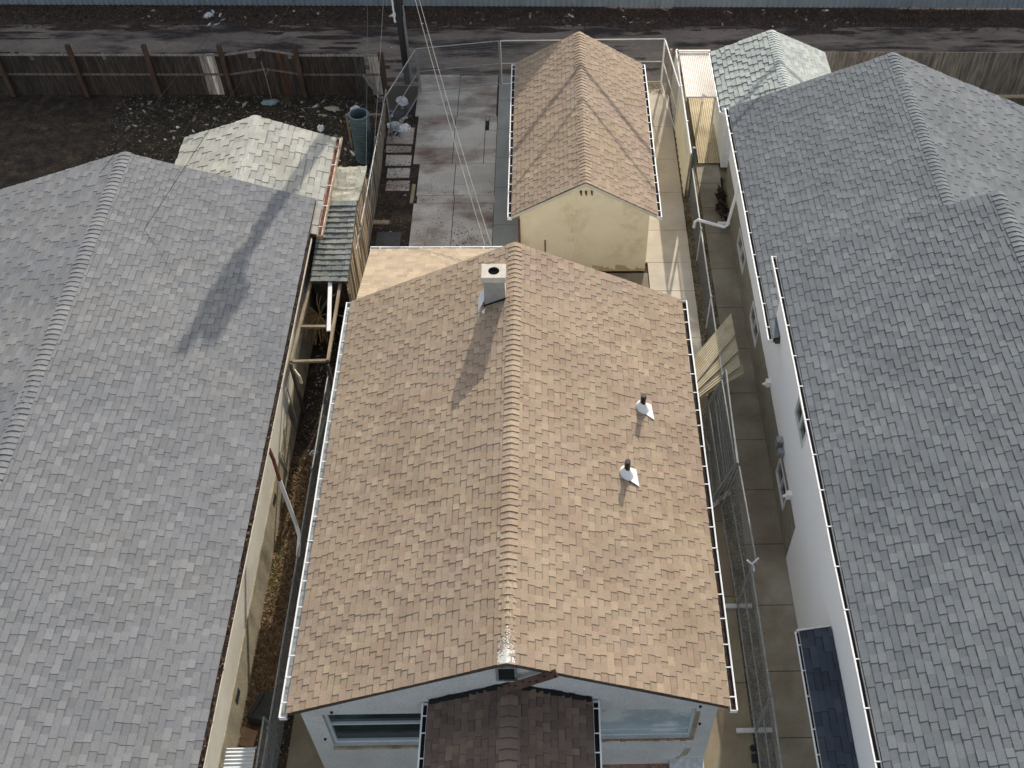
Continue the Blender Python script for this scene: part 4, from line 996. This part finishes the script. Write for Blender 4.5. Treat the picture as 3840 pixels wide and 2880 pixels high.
# right neighbour's garage
RG = dict(x0=6.12, xr=7.98, z=2.6, zr=3.42, y0=19.2, y1=22.42)
rg = thing('garage', 'neighbouring garage with pale sage shingle gable roof and white siding', 'garage', (8, 21, 0))
r = MB(); gable_slab(r, RG['xr'], RG['zr'], RG['x0'], RG['z'], 2*RG['xr']-RG['x0'], RG['z'], RG['y0'], RG['y1'], th=.1, m=1)
S = math.hypot(RG['xr']-RG['x0'], RG['zr']-RG['z'])
shingles(r, (RG['x0'], RG['y0'], RG['z']), (0, 1, 0), (RG['xr']-RG['x0'], 0, RG['zr']-RG['z']), 3.22, S, pal=PAL_PALE, expo=.155, tabs=(.15, .24), lift=.022, wear=.012)
shingles(r, (2*RG['xr']-RG['x0'], RG['y0'], RG['z']), (0, 1, 0), (RG['x0']-RG['xr'], 0, RG['zr']-RG['z']), 3.22, S, pal=PAL_PALE, expo=.145, tabs=(.2, .34), lift=.005)
o_ = r.build('roof', ['shingle_sage', 'drip_edge'], rg)
k = (RG['zr']-RG['z'])/(RG['xr']-RG['x0'])
r = MB(); ridge_caps(r, (RG['xr'], RG['y0'], RG['zr']), (RG['xr'], RG['y1'], RG['zr']), k, k, pal=[(1.1, 1.12, 1.12), (1.03, 1.05, 1.05)], expo=.13); r.build('ridge_cap', 'shingle_sage', o_)
w = MB(); w.box(6.46, 2*RG['xr']-6.46, 19.8, 22.2, 0, 2.62); w.prism([(6.46, 19.8, 2.62), (9.5, 19.8, 2.62), (7.98, 19.8, 3.3)], (0, 2.4, 0))
w.build('wall', 'wall_white', rg)
m = MB()
for i in range(9): m.box(6.50, 9.4, 19.78, 19.797, .12+i*.27, .12+i*.27+.25)
m.build('siding', 'wall_white', rg)
gutter(rg, (RG['x0']-.0, RG['y0'], RG['z']), (RG['x0']-.0, RG['y1'], RG['z']), (-1, 0, 0), w=.05, h=.08, n_h=3, dirt='tar')
for q0, q1 in (((6.12, 19.18, 2.54), (7.98, 19.18, 3.36)), ((7.98, 19.18, 3.36), (9.84, 19.18, 2.54))): m = MB(); m.beam(q0, q1, .04, .12); m.build('rake_board', 'vent_white', rg)
m = MB()
for i in range(60):
    a = V((6.28+U_(-.1, .1), 17.4+U_(-.5, 1.1), .03+U_(0, .35))); m.beam(a, a+V((U_(-.15, .1), U_(-.4, .4), U_(-.02, .2))), U_(.03, .09), .03, c=jit((.5, .4, .35), .5))
tag(m.build('scrap_heap', 'old_wood'), 'dark heap of scrap wood in the corner below the right neighbour eave', 'scrap heap')
m = MB(); m.beam((5.98, 16.65, .35), (6.36, 16.65, .35), .10, .06); tag(m.build('white_trim_piece', 'vent_white'), 'short white trim piece sticking out of the scrap heap', 'trim piece')
# fence behind, right of the garage
rf = thing('wooden_fence', 'plain grey board fence at the back right beyond the sage garage', 'fence', (14, 23.9, 0))
m = MB(); x = 10.1
while x < 30: m.box(x, x+.14, 23.88, 23.9, 0, 1.7, c=jit((1.5, 1.5, 1.5), .2)); x += .15
m.build('plank', 'old_wood', rf)

# ================================================================== SMALL THINGS ON THE GROUND
def crumple(name, mt, loc, sx, sy, sz, lab_, cat, group=None, seed=0):
    rd = random.Random(seed); m = MB(); n, k = 9, 5; rings = []
    for j in range(k+1):
        th = PI/2*j/k; ring = []
        for i in range(n):
            a = 2*PI*i/n; q = rd.uniform(.65, 1.25)
            ring.append((sx*math.cos(a)*math.cos(th)*q, sy*math.sin(a)*math.cos(th)*q, sz*math.sin(th)*rd.uniform(.7, 1.2)))
        rings.append(ring)
    for j in range(k):
        for i in range(n): m.poly([rings[j][i], rings[j][(i+1) % n], rings[j+1][(i+1) % n], rings[j+1][i]])
    o = m.build(name, mt); o.location = (loc[0], loc[1], loc[2]); o.rotation_euler = (0, 0, rd.uniform(0, 6)); return tag(o, lab_, cat, group)
crumple('tarp_scrap', 'litter_blue', (-8.78, 23.40, -.03), .30, .16, .10, 'pale blue plastic scrap at the foot of the bare sapling', 'plastic scrap', seed=1)
crumple('plastic_bag', 'litter_white', (-5.82, 22.95, -.03), .19, .16, .16, 'white crumpled bag on the dirt just behind the teal barrel', 'bag', seed=2)
crumple('plastic_bag', 'litter_white', (-6.87, 21.92, -.03), .16, .12, .12, 'small white bag on the dirt between the pale garage and the barrel', 'bag', seed=3)
crumple('plastic_bag', 'litter_white', (-12.0, 28.9, -.03), .22, .15, .13, 'white bag on the alley verge at the far left of the metal fence', 'bag', seed=4)
crumple('plastic_bag', 'litter_white', (-4.95, 29.0, -.03), .24, .13, .14, 'white bag on the alley verge behind the utility pole', 'bag', seed=5)
crumple('flat_box', 'litter_tan', (-6.6, 23.05, -.03), .30, .14, .05, 'pale flattened box on the dirt near the plank fence', 'box', seed=6)
for i, (x, y, s_) in enumerate(((-4.23, 23.45, .2), (-4.35, 22.7, .16), (-4.4, 22.1, .17), (-3.95, 23.2, .14), (-4.1, 21.9, .2), (-4.35, 21.6, .15))):
    crumple('trash_bag', 'litter_violet' if i % 2 else 'litter_white', (x, y, -.03), s_*1.3, s_, s_*.8,
            ('dark trash bag' if i % 2 else 'pale torn bag')+' in the trash heap inside the diagonal mesh panel', 'bag', 'trash heap by the diagonal fence panel', seed=20+i)
for i in range(26):
    x, y = -4.25+random.gauss(0, .22), 22.5+random.gauss(0, .7)
    x = max(-4.62, min(-3.7, x))
    crumple('trash_piece', random.choice(['litter_white', 'litter_blue', 'litter_violet', 'litter_tan']), (x, y, -.02), U_(.04, .10), U_(.03, .07), U_(.03, .08),
            'small piece of torn trash in the heap inside the diagonal mesh panel', 'litter', 'small trash inside the diagonal panel', seed=50+i)
def scatter(n, xr, yr, lab_, group, mats_, size=(.03, .09), z=-.03, seed0=100, excl=None):
    protos = []
    for k in range(5):
        protos.append(crumple('litter', mats_[k % len(mats_)], (U_(*xr), U_(*yr), z), 1, .55, .45, lab_, 'litter', group, seed=seed0+k))
    for i, o in enumerate(protos):
        s_ = U_(*size); o.scale = (s_, s_, s_*.7)
    for i in range(n-5):
        x, y = U_(*xr), U_(*yr)
        if excl and excl(x, y): continue
        o = random.choice(protos).copy(); COL.objects.link(o); s_ = U_(*size)
        o.location = (x, y, z); o.scale = (s_*U_(.7, 1.6), s_*U_(.6, 1.1), s_*.7); o.rotation_euler = (0, 0, U_(0, 6.28))
scatter(210, (-13.5, -5.0), (18.0, 23.6), 'pale scrap of litter on the dark dirt lot behind the left garage', 'litter on the left back lot', ['litter_tan', 'litter_grey', 'litter_white', 'litter_tan', 'litter_grey'], (.03, .12), z=-.045, seed0=100, excl=lambda x, y: (-5.6 < x < -4.8 and 19.8 < y < 20.7))
scatter(80, (-15, 13), (28.3, 29.5), 'small scrap of litter along the foot of the metal fence', 'litter on the alley verge', ['litter_grey', 'litter_tan', 'litter_white', 'litter_grey', 'litter_tan'], (.03, .11), z=-.03, seed0=120)
scatter(34, (-4.7, -3.7), (14.4, 18.6), 'small pale scrap on the bare dirt strip left of the yard slabs', 'litter on the yard dirt strip', ['litter_white', 'litter_tan', 'litter_white', 'litter_grey', 'litter_tan'], (.02, .055), z=-.04, seed0=140)
scatter(40, (-5.7, -5.0), (9.0, 13.0), 'pale scrap on the dark ground inside the wooden wooden frame', 'litter inside the wooden frame', ['litter_white', 'litter_grey', 'litter_tan', 'litter_grey', 'litter_white'], (.02, .05), z=-.04, seed0=160)
scatter(26, (-14, 12), (24.9, 28.0), 'small scrap of litter on the worn alley asphalt', 'litter on the alley', ['litter_tan', 'litter_grey', 'litter_white', 'litter_grey', 'litter_tan'], (.02, .06), z=-.03, seed0=180)
scatter(24, (-3.4, -.3), (14.0, 22.4), 'tiny pebble-like scrap on the yard slabs', 'scraps on the yard slabs', ['litter_white', 'litter_tan', 'litter_grey', 'litter_tan', 'litter_white'], (.012, .03), z=.004, seed0=200)
scatter(16, (5.5, 6.3), (-.8, 18), 'tiny pale crumb on the passage walk', 'crumbs on the passage walk', ['litter_white', 'litter_tan', 'litter_grey', 'litter_tan', 'litter_white'], (.01, .025), z=.004, seed0=220)
crumple('white_clump', 'litter_white', (-5.25, 8.3, -.03), .12, .09, .09, 'white clump of plastic in the side yard beside the cream wall', 'plastic scrap', seed=31)
crumple('stone', 'litter_tan', (-5.15, 2.1, -.03), .11, .09, .07, 'pale pinkish stone in the dry weeds, the farther one', 'stone', seed=32)
crumple('stone', 'litter_tan', (-5.20, 1.45, -.03), .13, .10, .08, 'larger tan stone in the dry weeds close to the dark tub', 'stone', seed=33)
m = MB(); m.box(-4.46, -3.72, 14.9, 16.7, -.03, -.012); tag(m.build('rubber_mat', 'dark_plastic'), 'dark blue-grey mat lying on the dirt by the rear roof', 'mat')
m = MB(); m.beam((-4.80, 17.15, -.01), (-4.12, 17.14, -.01), .16, .06); tag(m.build('timber_offcut', 'lumber'), 'short brown timber across the dirt strip beside the board fence', 'timber')
m = MB(); m.beam((-3.52, 18.05, -.01), (-3.50, 18.95, -.01), .10, .06); tag(m.build('edging_timber', 'lumber'), 'weathered edging timber along the left rim of the yard slabs', 'timber')
# dark tub and cardboard
tb = MB(); tb.hexa([(-5.62, 1.12, 0), (-5.20, 1.02, 0), (-5.14, 1.58, 0), (-5.48, 1.62, 0), (-5.66, 1.22, .28), (-5.18, 1.06, .34), (-5.12, 1.68, .36), (-5.44, 1.76, .30)])
tb.beam((-5.55, 1.25, .31), (-5.36, 1.68, .34), .05, .03)
tag(tb.build('plastic_tub', 'dark_plastic'), 'overturned dark grey plastic tub in the weeds at lower left', 'tub')
m = MB(); m.hexa([(-5.80, .70, .02), (-5.46, .58, .02), (-5.40, .95, .02), (-5.76, 1.08, .02), (-5.80, .70, .05), (-5.46, .58, .10), (-5.40, .95, .12), (-5.76, 1.08, .06)])
tag(m.build('cardboard_sheet', 'cardboard'), 'flat piece of brown cardboard beside the overturned tub', 'cardboard')
m = MB(); corr(m, (-5.22, .36, .72), (-1, 0, -.02), (0, -1, -.08), 1.15, 1.3, pitch=.075, amp=.010)
tag(m.build('corrugated_gate', 'flashing'), 'silver corrugated metal sheet bridging the gap at the lower left', 'corrugated sheet')
m = MB(); m.beam((-5.22, .36, 0), (-5.22, .36, .71), .05, .05); m.beam((-6.3, .36, 0), (-6.3, .36, .69), .05, .05) if False else None
tag(m.build('gate_post', 'galv'), 'short steel stub holding the silver corrugated sheet', 'post')
m = MB(); m.tube([(5.01, .45, 0), (5.0, .42, .10)], .075, 10, r2=.05); m.box(4.95, 5.08, .14, .3, 0, .07)
tag(m.build('black_weight', 'black_plastic'), 'black rubber weight beside the nearest right fence panel', 'weight')

# ---------------------------------------------------------------- weeds, leaves (stuff)
def blades(name, n, xr, yr, cols, hr, z=0, dens=None, flat=.5, w=.006):
    m = MB()
    for i in range(n):
        x, y = U_(*xr), U_(*yr)
        if dens and R() > dens(x, y): continue
        h = U_(*hr); a = U_(0, 2*PI); b_ = U_(.2, 1)*flat; p = V((x, y, z)); c = jit(random.choice(cols), .25)
        d = V((math.cos(a)*b_, math.sin(a)*b_, 1-b_*.7)).normalized(); s_ = V((-math.sin(a), math.cos(a), 0))*w*U_(.7, 1.6)
        q1 = p+d*h*.5; d2 = (d+V((math.cos(a)*.6, math.sin(a)*.6, -.5))).normalized(); q2 = q1+d2*h*.5
        m.poly([p-s_, p+s_, q1+s_*.8, q1-s_*.8], c); m.poly([q1-s_*.8, q1+s_*.8, q2], c)
    o = m.build(name, 'weeds'); o['kind'] = 'stuff'; o['label'] = name.replace('_', ' '); return o
dry = [(.36, .27, .15), (.28, .18, .09), (.18, .11, .06), (.46, .36, .22), (.14, .09, .05), (.24, .14, .08)]
def dside(x, y):
    return .15+.85*max(0, min(1, (7.6-y)/1.6))*(1 if y < 7.6 else 0)
blades('dry_weeds', 22000, (-5.78, -5.02), (-.5, 8.2), dry, (.06, .24), -.04, dside, .95, .007)
blades('green_weeds', 900, (-5.8, -5.55), (4.3, 5.6), [(.10, .16, .03), (.16, .22, .05), (.22, .24, .07)], (.05, .16), -.04, None, .8, .008)
blades('dry_weeds_at_gate', 2600, (-5.9, -5.1), (.35, 1.1), [(.45, .27, .10), (.35, .2, .08), (.2, .1, .05)], (.05, .2), -.04, None, .9, .008)
blades('dead_grass', 5200, (-13.5, -4.9), (17.8, 23.8), [(.05, .05, .025), (.07, .055, .03), (.10, .08, .045), (.03, .035, .015)], (.05, .16), -.05, None, .9, .009)
blades('verge_grass', 5200, (-20, 18), (28.6, 29.6), [(.10, .06, .03), (.07, .045, .03), (.16, .11, .06), (.05, .035, .03)], (.05, .2), -.03, None, .9, .010)
blades('strip_grass', 3400, (5.1, 5.62), (9.5, 18.2), [(.34, .27, .14), (.22, .16, .08), (.42, .35, .2), (.12, .11, .05)], (.03, .11), -.03, None, .95, .006)
blades('pale_grass_at_gate', 700, (3.9, 5.0), (23.9, 24.7), [(.5, .4, .22), (.38, .3, .16)], (.04, .12), -.02, None, .95, .008)
def leaves(name, n, xr, yr, cols, z, s=(.01, .03), dens=None):
    m = MB()
    for i in range(n):
        x, y = U_(*xr), U_(*yr)
        if dens and R() > dens(x, y): continue
        s_ = U_(*s); a0 = U_(0, 6); zz = z+U_(.004, .03); c = jit(random.choice(cols), .2)
        m.poly([(x+s_*math.cos(a0+a)*k_, y+s_*math.sin(a0+a)*k_, zz+U_(-.006, .012)) for a, k_ in ((0, 1.3), (1.4, .6), (3.1, 1.2), (4.6, .6))], c)
    o = m.build(name, 'weeds'); o['kind'] = 'stuff'; o['label'] = name.replace('_', ' '); return o
leaves('leaf_litter', 5000, (-5.78, -4.0), (-1, 15), [(.12, .08, .05), (.06, .04, .03), (.2, .14, .09), (.34, .28, .2)], -.045)
leaves('lot_debris', 6500, (-14, -4.8), (17.7, 23.8), [(.12, .10, .075), (.06, .05, .04), (.24, .20, .16), (.05, .055, .03)], -.05, (.015, .05))
leaves('yard_debris', 1800, (-4.75, -3.5), (13.3, 22.5), [(.08, .05, .04), (.04, .03, .025), (.15, .10, .07)], -.04, (.01, .04))
leaves('slab_moss', 5200, (-3.3, -.9), (14.2, 18.6), [(.06, .035, .035), (.09, .05, .05), (.04, .025, .02), (.16, .13, .11)], -.003, (.008, .03),
       dens=lambda x, y: (.55*math.exp(-((x+1.8+.25*math.sin(y*2.3))/.5)**2)*max(0, min(1, (17.4-y)/1.2))+.04)*(1 if math.sin(x*7+y*3)*math.sin(y*6-x*2) > -.35 else .15))
leaves('strip_gravel', 4200, (5.08, 5.62), (-1, 18.2), [(.42, .36, .26), (.2, .17, .12), (.10, .08, .06), (.5, .45, .36)], -.03, (.008, .022))
leaves('verge_debris', 4600, (-22, 20), (28.0, 29.6), [(.10, .065, .05), (.05, .035, .03), (.17, .13, .10)], -.03, (.015, .05))
leaves('walk_dirt', 1100, (4.9, 5.5), (-1, 9.6), [(.05, .04, .03), (.09, .07, .05), (.2, .17, .13)], .002, (.006, .02), dens=lambda x, y: math.exp(-((x-5.25)/.14)**2))

# potholes and ruts: lumps of dark loose soil on the alley
mb = MB()
for i in range(120):
    x, y = U_(-20, 20), random.choice([U_(24.6, 25.6), U_(28.0, 28.45), U_(27.9, 28.4), U_(25, 28)]); n = 13; sx, sy = U_(.2, 1.4), U_(.04, .20)
    mb.poly([(x+sx*math.cos(2*PI*k/n)*U_(.6, 1.1), y+sy*math.sin(2*PI*k/n)*U_(.5, 1.2), -.0292+.00003*i) for k in range(n)], c=jit((1, 1, 1), .2))
structure(mb.build('alley_loose_soil', 'dirt_edge'))
# cracks in the yard slabs
mb = MB()
def crack(p, d, n, w=.005, z=.0075):
    p = V((p[0], p[1], z)); d = V((*d, 0)).normalized()
    for i in range(n):
        q = p+d*U_(.08, .16); s_ = V((-d.y, d.x, 0))*w*U_(.4, 1)
        mb.poly([p-s_, p+s_, q+s_*.7, q-s_*.7]); p = q; d = (d+V((U_(-.5, .5), U_(-.5, .5), 0))).normalized()
for (p, d, n) in (((-3.0, 18.5), (.6, 1), 7), ((-3.2, 20.6), (1, .6), 8), ((-2.8, 21.2), (.3, 1), 8), ((-1.5, 20.2), (.1, 1), 9), ((-1.9, 18.9), (-1, .3), 7), ((-2.2, 22.8), (-1, .3), 9), ((-2.9, 16.2), (1, .9), 6), ((-1.6, 16.4), (-.4, 1), 8), ((-3.3, 23.6), (1, -.1), 12)):
    crack(p, d, n)
structure(mb.build('slab_crack', 'dirt_edge'))

# ================================================================== CAMERA, SUN, SKY
cam = bpy.data.cameras.new('camera'); co = bpy.data.objects.new('camera', cam); COL.objects.link(co); scene.camera = co
yaw, pitch, roll = .0461, .866, .0283
f = V((math.sin(yaw)*math.cos(pitch), math.cos(yaw)*math.cos(pitch), -math.sin(pitch)))
rt = V((math.cos(yaw), -math.sin(yaw), 0)); up_ = rt.cross(f)
c, s = math.cos(roll), math.sin(roll); rt, up_ = rt*c+up_*s, up_*c-rt*s
M_ = Matrix((rt, up_, -f)).transposed().to_4x4(); M_.translation = V((.7419, -8.17, 22.1456)); co.matrix_world = M_
cam.sensor_fit = 'HORIZONTAL'; cam.sensor_width = 36; cam.lens = 36*2312.4/2212
cam.shift_x = -146.58/2212; cam.shift_y = -6.64/2212; cam.clip_end = 2000; cam.clip_start = .1

az_x, tan_e = .215, .43
el = math.atan(tan_e/math.hypot(1, az_x))
sd = V((az_x, 1, tan_e)).normalized()
sun = bpy.data.lights.new('sun', 'SUN'); so = bpy.data.objects.new('sun', sun); COL.objects.link(so)
sun.energy = 5.3; sun.angle = math.radians(.53); sun.color = (1.0, .915, .80)
so.rotation_euler = sd.to_track_quat('Z', 'Y').to_euler(); so.location = sd*60
wd = bpy.data.worlds.new('World'); scene.world = wd; wd.use_nodes = True
nt = wd.node_tree; bg = nt.nodes['Background']; sk = nt.nodes.new('ShaderNodeTexSky'); sk.sky_type = 'NISHITA'; sk.sun_disc = False
sk.sun_elevation = el; sk.sun_rotation = math.atan2(az_x, 1); sk.air_density = 1.2; sk.dust_density = 2.0; sk.ozone_density = 1.0
hs = nt.nodes.new('ShaderNodeHueSaturation'); hs.inputs['Saturation'].default_value = .45; hs.inputs['Value'].default_value = 1.52
nt.links.new(sk.outputs[0], hs.inputs['Color']); nt.links.new(hs.outputs[0], bg.inputs[0]); bg.inputs[1].default_value = .15
scene.view_settings.view_transform = 'Standard'; scene.view_settings.look = 'None'; scene.view_settings.exposure = 0; scene.view_settings.gamma = 1
scene.render.engine = 'CYCLES'
